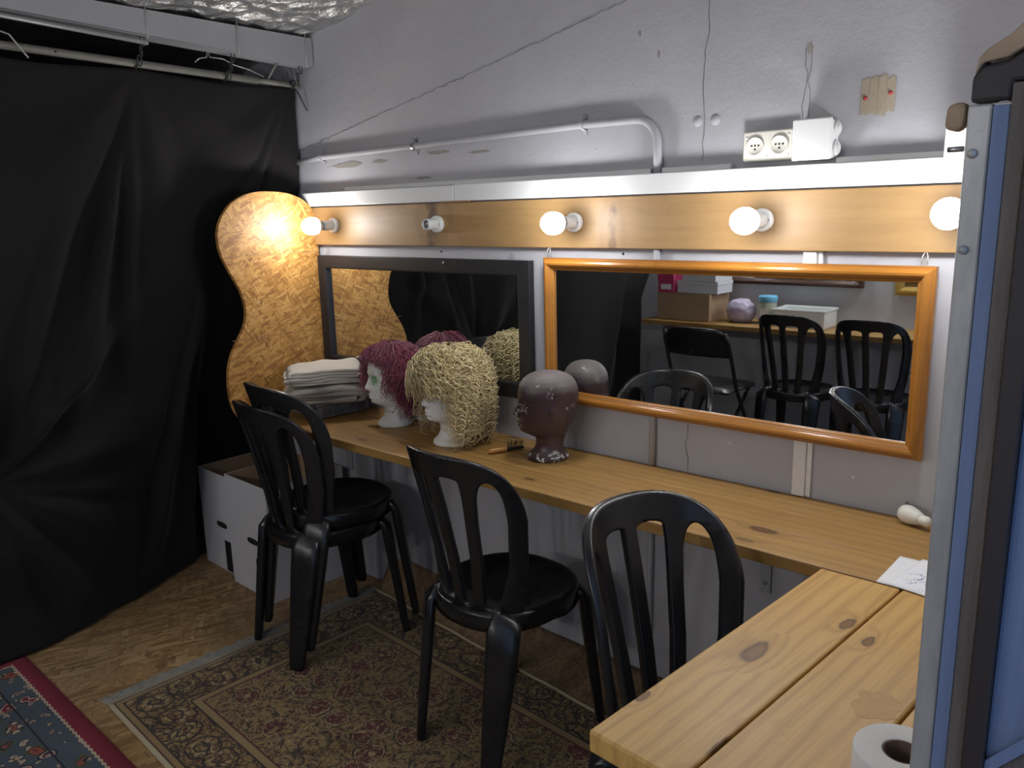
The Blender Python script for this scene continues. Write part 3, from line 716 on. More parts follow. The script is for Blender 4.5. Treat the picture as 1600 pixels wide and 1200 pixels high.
loops(m1, (-.50, .48), .226); loops(m2, (-.535, .525), .2275)
MB().lathe([(0, -.027), (.004, -.026), (.005, -.024)], 8, 'y', (.17, 0, .212)).build('screw', 'zinc', m1)

# ------------------------------------------------------------------ worktops
def plank(L, Wd, T, name, mat, parent, loc, rotz=0, bev=.003):
    return B((-L/2, -Wd/2, -T), (L/2, Wd/2, 0)).build(name, mat, parent, bevel=bev, loc=loc, rotz=rotz)
wk = thing('wall_bench', 'long narrow wooden bench top fixed along the mirror wall', 'bench', (-1.415, -.2, 0))
BX0, BX1 = -2.77, -.06
for k in range(3):
    plank(BX1-BX0, .1295, .03, 'plank', 'pinelong', wk, (0, .2-.003-.0650-k*.1300+.0, DZ))
for x, hid in ((-2.645, 0), (-.832, 0), (-1.75, 0)):
    br = MB(); br.box((-.016, -.006, .455), (.016, -.0005, .7235)); br.box((-.016, -.30, .7185), (.016, -.006, .7235))
    ob = br.build('bracket', 'beam', wk, bevel=.001, loc=(x+1.415, .2, 0))
    for z in (.485, .60): MB().lathe([(0, -.010), (.005, -.0095), (.007, -.006)], 10, 'y', (0, 0, z)).build('screw', 'zinc', ob, True)
    br = MB(); br.prism([(-.006, .56), (-.006, .59), (-.22, .7185), (-.25, .7185)], lambda p: (-.002, p[0], p[1]), lambda p: (.002, p[0], p[1])).build('gusset', 'beam', ob)
# return leg, turned about five degrees
ang = radians(-5.1)
lg = thing('return_bench', 'broad pine bench return of three planks meeting the wall bench', 'bench', (-.549, -.403, 0), ang)
tn = math.tan(-ang)
for k in range(3):
    x0, x1, yn = k*.1590+.001, k*.1590+.1560, -.742-.003*k
    cx_, cy_ = (x0+x1)/2, (yn+.0)/2
    q = [(x0, yn), (x1, yn), (x1, .004+tn*x1), (x0, .004+tn*x0)]
    q = [(y-cy_, -(x-cx_)) for x, y in q]       # local x runs along the plank
    MB().prism(q, lambda p: (p[0], p[1], -.036), lambda p: (p[0], p[1], 0)).build('plank', 'pine', lg, bevel=.004, loc=(cx_, cy_, DZ), rotz=pi/2)
rnd = random.Random(21)
sn = [(.232+.034*cos(2*pi*i/22)*rnd.uniform(.75, 1.1), -.395+.048*sin(2*pi*i/22)*rnd.uniform(.75, 1.1)) for i in range(22)]
sn = [(min(x, .3135), y) for x, y in sn]
MB().prism([(x+.045, y) for x, y in sn if x+.045 < .3140], lambda p: (p[0], p[1], DZ-.0002), lambda p: (p[0], p[1], DZ+.0003)).build('water_stain', 'stain', lg)
MB().box((.02, -.70, DZ-.066), (.45, -.66, DZ-.0365)).build('batten', 'pine', lg, bevel=.002)
for (x, y) in ((.43, -.64), (.43, -.10)): B((x-.02, y-.02, 0), (x+.02, y+.02, DZ-.0365)).build('leg', 'pine', lg, bevel=.003)

# guitar-shaped strand board
def board():
    px = [(-.012, .760), (-.432, .760), (-.452, .80), (-.462, .86), (-.460, .92), (-.450, .97), (-.428, 1.02), (-.395, 1.07), (-.372, 1.11), (-.362, 1.15), (-.364, 1.19), (-.376, 1.235), (-.398, 1.28), (-.423, 1.33),
          (-.442, 1.38), (-.448, 1.43), (-.440, 1.475), (-.415, 1.52), (-.375, 1.56), (-.325, 1.585), (-.27, 1.597), (-.21, 1.598), (-.15, 1.593), (-.10, 1.580), (-.06, 1.560), (-.03, 1.530), (-.012, 1.49)]
    P = [Vector((a, b)) for a, b in px]; out = [P[0]]
    for i in range(1, len(P)-1):     # Catmull-Rom
        p0, p1, p2, p3 = P[max(i-1, 1)], P[i], P[i+1], P[min(i+2, len(P)-1)]
        for k in range(4):
            t = k/4; out.append(.5*((2*p1)+(p2-p0)*t+(2*p0-5*p1+4*p2-p3)*t*t+(3*p1-p0-3*p2+p3)*t**3))
    out.append(P[-1])
    t = thing('guitar_cutout', 'guitar-shaped golden strand board standing on the bench against the wall', 'board', (-2.74, 0, 0))
    fr = MB().prism(out, lambda p: (-.0165, p[0], p[1]-.004), lambda p: (0, p[0], p[1]-.004)); fr.build('board_face', 'osb', t)
    n = len(out); rim = MB()
    o2 = []
    for i in range(n):
        a, b = out[i-1], out[(i+1) % n]; d = (b-a).normalized(); nn = Vector((d.y, -d.x)); o2.append(out[i]-nn*(-.0008))
    for i in range(1, n-1):
        a, b = out[i], out[i+1]; a2, b2 = o2[i], o2[i+1]
        rim.add([(-.0168, a2.x, a2.y-.004), (.0003, a2.x, a2.y-.004), (.0003, b2.x, b2.y-.004), (-.0168, b2.x, b2.y-.004)], [(0, 1, 2, 3)])
    rim.build('sawn_edge', 'osbedge', t)
    for z in (1.05, 1.36): B((-.001, -.43, z-.0008), (.0006, -.014, z+.0008)).build('scored_line', 'osbedge', t)
board()

# ------------------------------------------------------------------ towels and organiser
og = thing('organiser_box', 'flat grey see-through organiser box under the towels', 'box', (-2.565, -.150, DZ), radians(-4))
MB().box((-.115, -.115, .002), (.115, .115, .048)).build('tray', 'smoke', og, bevel=.006, seg=3)
MB().box((-.119, -.119, .0485), (.119, .119, .062)).build('lid', 'smoke', og, bevel=.005, seg=3)
for k in range(4): MB().box((.1152, -.095+k*.05, .012), (.1168, -.055+k*.05, .040)).build('compartment_window', 'smokedark', og)
for k in range(4): MB().box((-.095+k*.05, -.1168, .012), (-.055+k*.05, -.1152, .040)).build('compartment_window', 'smokedark', og)
MB().box((.119, -.02, .030), (.123, .02, .058)).build('latch', 'smoke', og, bevel=.001)
def towel(label, loc, rotz, L, Wd, layers, th, seedv, droop):
    """one cloth folded back and forth: serpentine profile extruded across, with soft lumps"""
    path = []; R = th/2*1.04
    for k in range(layers):
        z = th/2 + k*th*1.04; l0 = -L/2 + .010*((k*7+seedv) % 3); l1 = L/2 - .012*((k*5+seedv) % 4)
        xs = [l0 + (l1-l0)*i/14 for i in range(15)]
        if k % 2: xs = xs[::-1]
        path += [(x, z) for x in xs]
        if k < layers-1:
            xe = xs[-1]; sg = 1 if k % 2 == 0 else -1
            for i in range(1, 6):
                a = pi*i/6; path.append((xe + sg*R*1.6*sin(a), z + th*1.04*(1-cos(a))/2))
    # offset curve thickness
    n = len(path); ns = []
    for i in range(n):
        a = Vector(path[max(i-1, 0)]); b = Vector(path[min(i+1, n-1)]); d = (b-a).normalized(); ns.append(Vector((-d.y, d.x)))
    prof = [Vector(path[i])+ns[i]*th*.46 for i in range(n)] + [Vector(path[i])-ns[i]*th*.46 for i in range(n-1, -1, -1)]
    nv = 26
    def pt(u, v):
        i = int(round(u*len(prof))) % len(prof); p = prof[i]; y = -Wd/2 + Wd*v
        e = min(v, 1-v); rnd_ = (1-min(1, e/.05))
        q = Vector((p.x*7+seedv, y*7, p.y*9)); lum = mnoise.noise(q)*.010 + mnoise.noise(q*2.7)*.005
        zz = p.y*(1-.0*rnd_) + lum*min(1, p.y/.02) - droop*max(0, abs(p.x)/(L/2)-.7)**2*p.y*4
        yy = y + mnoise.noise(Vector((p.x*9, p.y*30, seedv+v)))*.009
        return (p.x + mnoise.noise(q*1.3+Vector((5, 0, 0)))*.010, yy, max(zz, .0015))
    mb = MB().grid(pt, len(prof), nv, True); k = len(prof)
    mb.f.append(tuple(range(k))[::-1]); mb.f.append(tuple((nv-1)*k+j for j in range(k)))
    o = mb.build('folded_towel', 'towel', None, True, loc=loc, rotz=rotz)
    return tag(o, label, 'towel')
towel('thick rumpled cream towel lying on the organiser box', (-2.530, -.180, DZ+.0625), radians(52), .30, .235, 3, .020, 2, 1.0)
towel('thinner folded cream towel on top of the other towel', (-2.530, -.175, DZ+.0625+.069), radians(56), .285, .22, 5, .0105, 5, 0.4)
tag(B((-.08, -.026, 0), (.08, .026, .060)).build('small_white_box', 'foam', None, bevel=.004, loc=(-2.185, -.032, DZ)), 'small plain white box behind the red-wigged head', 'box')

# ------------------------------------------------------------------ display heads
HZ = [0, .006, .016, .024, .032, .045, .06, .08, .095, .104, .110, .117, .125, .135, .15, .165, .18, .195, .21, .225, .24, .252, .262, .269, .273, .275]
HF = [.062, .066, .066, .060, .052, .043, .039, .038, .042, .056, .074, .086, .091, .091, .0915, .093, .092, .091, .094, .093, .088, .078, .062, .044, .025, .001]
HB = [.062, .066, .066, .061, .055, .050, .049, .052, .056, .058, .061, .064, .069, .076, .085, .092, .097, .100, .101, .099, .093, .084, .069, .050, .029, .001]
HW = [.060, .064, .064, .058, .051, .045, .043, .043, .045, .047, .050, .054, .058, .062, .066, .069, .071, .073, .074, .074, .071, .064, .053, .039, .022, .001]
def smooth_arr(zs, a, q):
    base = np.interp(q, zs, a); k = np.exp(-np.linspace(-2, 2, 7)**2); k /= k.sum()
    pad = np.concatenate([[base[0]]*3, base, [base[-1]]*3]); r = np.convolve(pad, k, 'valid'); r[-4:] = base[-4:]; r[:3] = base[:3]; return r
def head_mesh():
    nz, na = 120, 96; t = np.linspace(0, 1, nz)
    q = .275*(1-(1-t)**1.25); F, Bk, Wd = (smooth_arr(HZ, a, q) for a in (HF, HB, HW))
    g = lambda a, s: exp(-(a/s)**2)
    vs = []
    for i in range(nz):
        z = q[i]
        for j in range(na):
            a = 2*pi*j/na; c, s = cos(a), sin(a)
            ex = .88 if z > .1 else 1.0
            x = (F[i] if c > 0 else Bk[i])*math.copysign(abs(c)**ex, c); y = Wd[i]*math.copysign(abs(s)**ex, s)
            if c > 0 and z > .1:
                npf = interp([.148, .153, .160, .166, .178, .195, .205], [0, .35, 1.0, .92, .55, .18, 0], z)
                x += .019*npf*g(y, .0095+.007*npf*(1 if z < .172 else .5))
                x += .006*g(abs(y)-.012, .006)*g(z-.157, .006)
                x -= .013*g(abs(y)-.028, .015)*g(z-.189, .011)
                x += .007*g(abs(y)-.030, .012)*g(z-.186, .007)
                x += .0035*g(abs(y)-.028, .018)*g(z-.205, .006)
                x += .0075*g(y, .017)*(g(z-.1395, .0042)+.95*g(z-.1305, .0045)) - .004*g(y, .018)*g(z-.135, .0018)
                x += .004*g(y, .016)*g(z-.115, .007) - .004*g(y, .02)*g(z-.124, .004)
                x += .003*g(abs(y)-.042, .016)*g(z-.165, .016)
            if z > .1:
                e = g(x+.008, .011)*g(z-.172, .018); y += math.copysign(.007*e, y) if abs(y) > .03 else 0
            zn = z*.75 if z < .104 else .078+(z-.104)*(.197/.171); sc_ = .97 if z < .06 else (.95 if z > .12 else .96)
            vs.append((x*sc_, y*sc_, zn))
    fs = [(i*na+j, i*na+(j+1) % na, (i+1)*na+(j+1) % na, (i+1)*na+j) for i in range(nz-1) for j in range(na)]
    fs += [tuple(range(na))[::-1], tuple((nz-1)*na+j for j in range(na))]
    return MB().add(vs, fs)
HM = head_mesh()
def head(mat, label, loc, rotz):
    o = HM.build('display_head', mat, None, True, loc=loc, rotz=rotz); return tag(o, label, 'mannequin head')
H1, R1 = (-2.185, -.135, DZ), radians(246)
H2, R2 = (-1.845, -.185, DZ), radians(252)
H3, R3 = (-1.485, -.130, DZ), radians(226)
head('foamhead', 'white foam head with green eye paint under the red wig', H1, R1)
head('foam', 'plain white foam head under the curly blond wig', H2, R2)
head('brownhead', 'bald dark brown painted head with chipped white flecks', H3, R3)

def wig(name, label, loc, rotz, mat, n, curly, seedv):
    rnd = random.Random(seedv); t = thing(name, label, 'wig', loc, rotz)
    cz = .185
    def R_at(phi, z):      # outer silhouette radius
        if curly: return interp([0, .05, .10, .16, .22, .26, .29, .315, .335], [.122, .132, .131, .129, .128, .118, .098, .066, .015], z)
        return interp([0, .06, .10, .16, .22, .25, .275, .295, .305], [.085, .108, .115, .113, .106, .095, .075, .045, .012], z)
    FP, FN = (radians(62), radians(62)) if curly else (radians(62), radians(36))
    def zend(phi):
        a = abs((phi+pi) % (2*pi)-pi)
        face = FP if sin(phi) > 0 else FN
        if a < face: return (.180 + rnd.uniform(-.014, .03)) if curly else (.254 + rnd.uniform(-.010, .010) - .035*(a/face)**3)
        if curly: return rnd.uniform(.012, .15)
        side = (phi % (2*pi)) < pi      # +y is the side turned to the room
        return rnd.uniform(.03, .15) if a > radians(85) else rnd.uniform(.11, .2)
    # soft under-layer
    def cap(u, v):
        phi = 2*pi*u; a = abs((phi+pi) % (2*pi)-pi)
        face = FP if sin(phi) > 0 else FN
        lo = .205 if curly else .256 - .03*min(1, a/face)**3
        lowz = lo if a < face else (interp([face, face+.35], [lo, .05 if curly else .085], a))
        zt = .326 if curly else .298
        z = zt - (zt-lowz)*v**1.1
        r = (R_at(phi, z)-.014)*(1+.06*mnoise.noise(Vector((cos(phi)*4, sin(phi)*4, z*30+seedv)))) if v > 0 else .001
        r = max(r, .001)
        return (r*cos(phi)*(1.02 if cos(phi) > 0 else 1.08), r*sin(phi)*.96, z)
    mb = MB().grid(cap, 72, 26, True); mb.build('wig_cap', mat, t, True)
    hs = MB()
    for k in range(n):
        phi = rnd.uniform(0, 2*pi); zt = rnd.betavariate(2.2, 1.0)*(.205 if curly else .185)+.125
        zt = min(zt, .332 if curly else .302)
        a = abs((phi+pi) % (2*pi)-pi)
        ze = zend(phi); face = FP if sin(phi) > 0 else FN
        if a < face: zt = rnd.uniform(ze+.02, .332 if curly else .300)
        if ze > zt-.02: ze = zt-.03-rnd.random()*.03
        if a < face and not curly: ze = max(ze, .222)
        L = zt-ze; off = rnd.uniform(-.016, .010 if curly else .007); pts = []
        if curly:
            cr = rnd.uniform(.009, .016) if k > 160 else rnd.uniform(.015, .022); ph = rnd.uniform(0, 6.28); dr = rnd.choice((-1, 1)); length = min(L, rnd.uniform(.04, .10))
            zz1 = zt-length if rnd.random() < .55 else ze; turns = max(1.3, (zt-zz1)/rnd.uniform(.022, .034)); m = int(turns*10)+4
        else:
            length = L; zz1 = ze; m = 14; ph = rnd.uniform(0, 6.28); cr = rnd.uniform(.005, .013); turns = L/.05*rnd.uniform(.8, 1.3); dr = rnd.choice((-1, 1))
        dphi = rnd.uniform(-.25, .25)
        for i in range(m):
            s = i/(m-1); z = zt + (zz1-zt)*s; R = R_at(phi, z)+off; p = phi+dphi*s
            th = ph + dr*2*pi*turns*s; env = min(1, s*4+.25)
            if curly: rr = R + cr*.55*sin(th+1.0)*env; tz = z + cr*sin(th)*env; ta = p + cr*cos(th)*env/max(.05, R)
            else: rr = R + cr*cos(th)*env; tz = z + cr*.9*sin(th)*env; ta = p + (cr*.8*sin(th+.7)*env)/max(.05, R)
            if not curly:
                w = mnoise.noise(Vector((k*.37, s*3, 1.0)))*.022*(.3+s); rr += w; ta += mnoise.noise(Vector((k*.51, s*3, 7.0)))*.26*s; tz += mnoise.noise(Vector((k*.23, s*4, 3.0)))*.010
            bk_ = 1.08 if curly else 1.10+.16*max(0, -cos(ta))*min(1, max(0, (.26-tz)/.08))
            pts.append((rr*cos(ta)*(1.02 if cos(ta) > 0 else bk_), rr*sin(ta)*.96, max(tz, .004)))
        r0 = (rnd.choice((.0011, .0016, .0026)) if curly else rnd.choice((.0008, .0012, .0019)))
        hs.tube(pts, [r0*(1-.6*(i/(m-1))**2) for i in range(m)], 4 if curly else 3, cap=False)
    o = hs.build('hair_strands', mat, t, True); o['kind'] = 'stuff'
    return t
wig('red_wig', 'dusty red wavy wig on the green-painted foam head', H1, R1, 'redhair', 2300, False, 11)
wig('blond_wig', 'big curly ash blond wig with long ringlets', H2, R2, 'blond', 1300, True, 12)

# ------------------------------------------------------------------ small things on the benches
bs = thing('wire_brush', 'small brush with orange wooden handle and black wire bristles', 'brush', (-1.655, -.215, DZ), radians(63))
MB().lathe([(0, -.002), (.006, .0), (.0085, .012), (.0075, .035), (.0085, .05), (.007, .058), (.004, .062)], 14, 'x', (0, 0, .0095)).build('handle', 'orangewood', bs, True)
MB().box((.060, -.007, .005), (.118, .007, .012)).build('head', 'bristle', bs, bevel=.002)
rnd = random.Random(4); br = MB()
for i in range(9):
    for j in range(4):
        x, y = .064+i*.0062, -.0055+j*.0037; br.tube([(x, y, .011), (x+rnd.uniform(-.004, .008), y*1.8+rnd.uniform(-.004, .004), .034+rnd.uniform(-.004, .005))], .0007, 4)
br.build('bristles', 'bristle', bs)['kind'] = 'stuff'
lb = thing('spare_bulb', 'unlit white bulb lying on the bench by the wall', 'bulb', (-.462, -.045, DZ+.0225), radians(-28))
MB().lathe([(0, -.042), (.010, -.040), (.018, -.034), (.0215, -.024), (.0222, -.014), (.0205, -.004), (.015, .014), (.0125, .020)], 22, 'x').build('globe', 'offwhite', lb, True)
MB().lathe([(.0125, .020), (.0115, .022), (.0125, .024), (.0115, .027), (.0125, .029), (.0115, .032), (.0125, .034), (.0115, .037), (.010, .040), (.004, .044), (0, .044)], 18, 'x').build('screw_cap', 'offwhite', lb, True)
MB().tube([(-.028, .012, .012), (-.040, .018, .020), (-.046, .020, .016)], .0012, 5).build('wire_end', 'wire', lb)
def sheet(label, loc, rotz, w, h, mat, curl):
    mb = MB().grid(lambda u, v: ((u-.5)*w, (v-.5)*h, .0006+curl*max(0, u-.6)**2*max(0, v)**2), 10, 10)
    o = mb.build('paper_sheet', mat, None, True, loc=loc, rotz=rotz); s = o.modifiers.new('solid', 'SOLIDIFY'); s.thickness = .0005
    return tag(o, label, 'paper')
sheet('white paper sheet half covered by the sketch', (-.385, -.322, DZ+.0006), radians(-1), .105, .155, 'plainpaper', .02)
sheet('paper sheet with a blue pen sketch lying where the benches meet', (-.350, -.325, DZ+.0020), radians(-9), .115, .165, 'paper', .03)
tr_ = thing('toilet_roll', 'white toilet paper roll standing on the pine return bench', 'toilet roll', (-.214, -1.055, DZ))
MB().lathe([(.0545, 0), (.056, .003), (.056, .097), (.0545, .100), (.0235, .100), (.0228, .097), (.0228, .003), (.0235, 0), (.0545, 0)], 48).build('paper', 'tissue', tr_, True, bevel=.001)
MB().lathe([(.0226, .001), (.0226, .099), (.0212, .099), (.0212, .001), (.0226, .001)], 32).build('core', 'cardtube', tr_, True)

# ------------------------------------------------------------------ plastic chairs
def hole_poly(fl_, fr_, h0, h1, R, Rb=.012):
    l, r = [], []; n = 26
    for i in range(n+1):
        h = h0+(h1-h0)*i/n
        # denser near ends
        t = i/n; h = h0+(h1-h0)*(.5-.5*cos(pi*t)); a, b = fl_(h), fr_(h); c, w = (a+b)/2, (b-a)/2; k = 1
        if h > h1-R: k = sqrt(max(0, 1-((h-(h1-R))/R)**2))
        if h < h0+Rb: k = min(k, sqrt(max(0, 1-((h0+Rb-h)/Rb)**2)))
        k = max(k, .02); l.append((c-w*k, h)); r.append((c+w*k, h))
    return l + r[::-1]
def backrest_mesh():
    hs = [.40, .50, .60, .72]; ow = [.172, .186, .214, .234]
    OW = lambda h: interp(hs, ow, h)
    outer = []
    for i in range(13): h = .40+.32*i/12; outer.append((OW(h), h))
    for i in range(1, 25):
        a = pi/2*i/24; outer.append((.234*cos(a)**.64, .72+.182*sin(a)**.78))
    left = [(-u, h) for u, h in outer[:-1]][::-1]; outer = outer + left
    so_ = lambda h: interp([.44, .60, .80], [.062, .080, .100], h)     # outer slat centre
    W2 = .0145
    holes = []
    A = hole_poly(lambda h: so_(h)+W2+.004*max(0, (h-.72)/.08), lambda h: OW(min(h, .72))-.046-.012*max(0, (.55-h)/.1), .455, .838, .065)
    Bh = hole_poly(lambda h: .0145, lambda h: so_(h)-W2, .455, .846, .012)
    holes = [A, [(-u, h) for u, h in A], Bh, [(-u, h) for u, h in Bh]]
    cu_ = bpy.data.curves.new('back_outline', 'CURVE'); cu_.dimensions = '2D'; cu_.fill_mode = 'BOTH'; cu_.extrude = .0045; cu_.bevel_depth = .0055; cu_.bevel_resolution = 2; cu_.offset = -.003
    for poly in [outer] + holes:
        sp = cu_.splines.new('POLY'); sp.points.add(len(poly)-1); sp.use_cyclic_u = True
        for p, (u, h) in zip(sp.points, poly): p.co = (u, h, 0, 1)
    ob = bpy.data.objects.new('back_outline', cu_); COL.objects.link(ob); bpy.context.view_layer.update()
    me0 = ob.evaluated_get(bpy.context.evaluated_depsgraph_get()).to_mesh()
    bm = bmesh.new(); bm.from_mesh(me0); ob.evaluated_get(bpy.context.evaluated_depsgraph_get()).to_mesh_clear()
    bpy.data.objects.remove(ob); bpy.data.curves.remove(cu_)
    bmesh.ops.remove_doubles(bm, verts=bm.verts, dist=.0001)
    for k in range(-8, 9):
        g = bm.verts[:] + bm.edges[:] + bm.faces[:]; bmesh.ops.bisect_plane(bm, geom=g, plane_co=(k*.026, 0, 0), plane_no=(1, 0, 0))
    for k in range(1, 10):
        g = bm.verts[:] + bm.edges[:] + bm.faces[:]; bmesh.ops.bisect_plane(bm, geom=g, plane_co=(0, .40+k*.05, 0), plane_no=(0, 1, 0))
    Rc = .205
    for v in bm.verts:
        u, h, d = v.co; a = u/Rc; rr = Rc+d
        y0 = interp([.38, .46, .60, .75, .90], [-.150, -.165, -.190, -.225, -.265], h)
        v.co = (rr*sin(a), y0 + Rc - rr*cos(a), h)
    bmesh.ops.recalc_face_normals(bm, faces=bm.faces)
    me = bpy.data.meshes.new('backrest'); bm.to_mesh(me); bm.free(); me.materials.append(M['black'])
    me.polygons.foreach_set('use_smooth', [True]*len(me.polygons))
    return me
def make_chair(label):
    t = thing('plastic_chair', label, 'chair')
    prof = [(0, .446), (.35, .4455), (.7, .447), (.88, .452), (.95, .456), (.985, .454), (1.0, .447), (1.005, .43), (.995, .405), (.975, .404), (.965, .425), (.95, .440), (.6, .440), (0, .440)]
    def sp(a):
        c, s = cos(a), sin(a); rx = .198 if s > 0 else .188; ry = .205 if s > 0 else .195; e = .86
        return (rx*math.copysign(abs(c)**e, c), ry*math.copysign(abs(s)**e, s))
    mb = MB(); n = 48; vs = []
    for (r, h) in prof:
        for j in range(n):
            x, y = sp(2*pi*j/n); vs.append((x*max(r, .001), y*max(r, .001), h))
    mb.add(vs, [(i*n+j, i*n+(j+1) % n, (i+1)*n+(j+1) % n, (i+1)*n+j) for i in range(len(prof)-1) for j in range(n)])
    mb.build('seat', 'black', t, True)
    bo = bpy.data.objects.new('backrest', BACK); COL.objects.link(bo); bo.parent = t
    for sx in (-1, 1):
        for fr in (1, 0):
            top = Vector((sx*.150, .130, .440)) if fr else Vector((sx*.138, -.120, .446)); foot = Vector((sx*.186, .200, 0)) if fr else Vector((sx*.145, -.220, 0))
            knee = top + (Vector((sx*.016, .022, -.030)) if fr else Vector((sx*.012, -.034, -.028)))
            path = [top, top+(knee-top)*.5+Vector((0, 0, .006)), knee] + [knee + (foot-knee)*k for k in (.15, .4, .7, .97, 1.0)]
            out = Vector((sx*.6, .8 if fr else -.8, 0))
            mb = MB().sweep(path, out, ([.05, .058, .062, .060, .055, .047, .041, .039] if fr else [.07, .084, .092, .090, .080, .066, .052, .048]), [.02, .028, .034, .034, .032, .029, .026, .024], 12, 4.0)
            # shallow channel down the outer face
            q = [p + out.normalized()*(.0125) for p in path[3:]]
            mb.build('leg', 'black', t, True)
    return t
BACK = backrest_mesh()
def put(o, loc, deg, label, group=None):
    o.location = loc; o.rotation_euler = (0, 0, radians(deg)); tag(o, label, 'chair', group); return o
ch = make_chair('')
put(ch, (-1.432, -.405, .007), -4, 'black plastic chair with slatted back pushed up to the bench near the brown head')
c2 = put(copy_tree(ch), (-2.300, -.395, .007), -7, 'black plastic chair at the bottom of the stack of two')
c3 = put(copy_tree(ch), (-2.292, -.352, .063), -7, 'black plastic chair stacked on top of another chair')
c4 = put(copy_tree(ch), (-.630, -.716, .007), -107, 'black plastic chair with shiny back, its seat tucked under the pine return bench')
c5 = put(copy_tree(ch), (-1.76, -2.63, 0), 182, 'black plastic chair at the opposite bench beside the folding chair')
c6 = put(copy_tree(ch), (-1.33, -2.63, 0), 179, 'black plastic chair at the opposite bench, the one farther from the folding chair')
# folding chair
fc = thing('folding_chair', 'black padded metal folding chair at the opposite bench', 'chair', (-2.20, -2.42, 0), pi)
for s in (-1, 1):
    MB().tube([(s*.19, -.235, .80), (s*.20, -.21, .74), (s*.205, -.10, .46), (s*.205, .20, .012)], .011, 10).build('front_leg', 'black', fc, True)
    MB().tube([(s*.185, .10, .435), (s*.185, -.05, .30), (s*.185, -.25, .012)], .011, 10).build('rear_leg', 'black', fc, True)
    MB().tube([(s*.205, -.10, .46), (s*.19, .17, .44)], .007, 8).build('seat_rail', 'black', fc, True)
MB().tube([(-.205, .155, .075), (.205, .155, .075)], .008, 8).build('stretcher', 'black', fc, True)
MB().tube([(-.185, -.215, .06), (.185, -.215, .06)], .008, 8).build('stretcher', 'black', fc, True)
def pad(u, v):
    x = (u-.5)*.39; y = -.17+v*.37; e = min(u, 1-u, v, 1-v); return (x*(1-.12*v), y, .452+.018*min(1, e/.12)**.5)
mb = MB().grid(pad, 16, 16); mb.box((-.18, -.17, .438), (.18, .20, .452)); mb.build('seat', 'black', fc, True)
def bk(u, v):
    x = (u-.5)*.40; z = .655+v*.165; rr = 1-.16*max(0, v-.6)**2*6*abs(u-.5)**2*4; return (x*rr, -.175-.30*(z-.655)+.06*(1-(2*u-1)**2)*-.5, z-.02*(2*u-1)**4*v)
mb = MB().grid(bk, 20, 10); o = mb.build('backrest', 'black', fc, True); s = o.modifiers.new('solid', 'SOLIDIFY'); s.thickness = .02

# ------------------------------------------------------------------ cardboard boxes under the bench
def carton(label, loc, rotz, w, d, h, open_top=True):
    t = thing('storage_carton', label, 'box', loc, rotz); th = .004
    B((-w/2, -d/2, .001), (w/2, d/2, .001+th)).build('bottom', 'whitecard', t)
    def wall_(n, a, b): return B(a, b).build(n, 'whitecard', t, bevel=.001)
    f = wall_('side_panel', (-w/2, -d/2, .005), (w/2, -d/2+th, h)); wall_('side_panel', (-w/2, d/2-th, .005), (w/2, d/2, h))
    wall_('side_panel', (-w/2, -d/2+th, .005), (-w/2+th, d/2-th, h)); wall_('side_panel', (w/2-th, -d/2+th, .005), (w/2, d/2-th, h))
    li = MB(); z0 = .006
    for a, b in (((-w/2+th+.0002, -d/2+th+.0002, z0), (w/2-th-.0002, -d/2+th+.0012, h-.001)), ((-w/2+th+.0002, d/2-th-.0012, z0), (w/2-th-.0002, d/2-th-.0002, h-.001)),
                 ((-w/2+th+.0002, -d/2+th+.0013, z0), (-w/2+th+.0012, d/2-th-.0013, h-.001)), ((w/2-th-.0012, -d/2+th+.0013, z0), (w/2-th-.0002, d/2-th-.0013, h-.001))): li.box(a, b)
    li.build('kraft_lining', 'kraft', t)
    for sgn in ((-1,) if not open_top else (-1,)):
        hp = [(.035*cos(a)*(1)+.0, .011*sin(a)) for a in [2*pi*i/20 for i in range(20)]]
        hp = [(math.copysign(min(abs(x)*1.25, .033), x), z) for x, z in hp]
        MB().prism(hp, lambda p: (p[0]*1.3+.03, -d/2-.0006, p[1]*1.2+h*.48), lambda p: (p[0]*1.3+.03, -d/2+.002, p[1]*1.2+h*.48)).build('hand_hole', 'hole', t)
        B((.040, -d/2-.0006, .006), (.092, -d/2+.001, h*.33)).build('printed_stripe', 'blackprint', t)
    return t
carton('white open-topped cardboard carton under the bench beside the stacked chairs', (-2.815, -.215, 0), radians(-2), .315, .36, .475)
carton('white cardboard carton tucked against the curtain', (-3.125, -.185, 0), radians(-2), .285, .34, .44)

# ------------------------------------------------------------------ rugs
r1 = thing('brown_rug', 'brown and burgundy patterned carpet under the chairs', 'rug', (-1.515, -.655, 0), radians(-3.5))
def rugpt(hx, hy, h, amp, sd):
    return lambda u, v: ((u-.5)*2*hx, (v-.5)*2*hy, h + amp*mnoise.noise(Vector((u*7, v*5, sd))))
o = MB().grid(rugpt(.95, .53, .0055, .0015, 1), 40, 24).build('pile', 'rug1', r1, True); s = o.modifiers.new('solid', 'SOLIDIFY'); s.thickness = .005
rnd = random.Random(8); fm = MB()
for k in range(620):
    y = -.53+1.06*rnd.random(); l = rnd.uniform(.03, .062); dy = rnd.uniform(-.02, .02); w = .0016
    fm.add([(-.95, y-w, .004), (-.95, y+w, .004), (-.95-l*.6, y+dy*.5+w, .006+rnd.random()*.003), (-.95-l*.6, y+dy*.5-w, .006), (-.95-l, y+dy, .002)], [(0, 1, 2, 3), (3, 2, 4)])
fm.build('fringe', 'fringe', r1)['kind'] = 'stuff'
B((-.995, -.53, .0005), (-.95, .53, .003)).build('fringe_backing', 'fringe', r1)
r2 = thing('red_rug', 'blue and cream floral carpet with a red border by the curtain', 'rug', (-2.455, -1.848, 0), radians(-1.5))
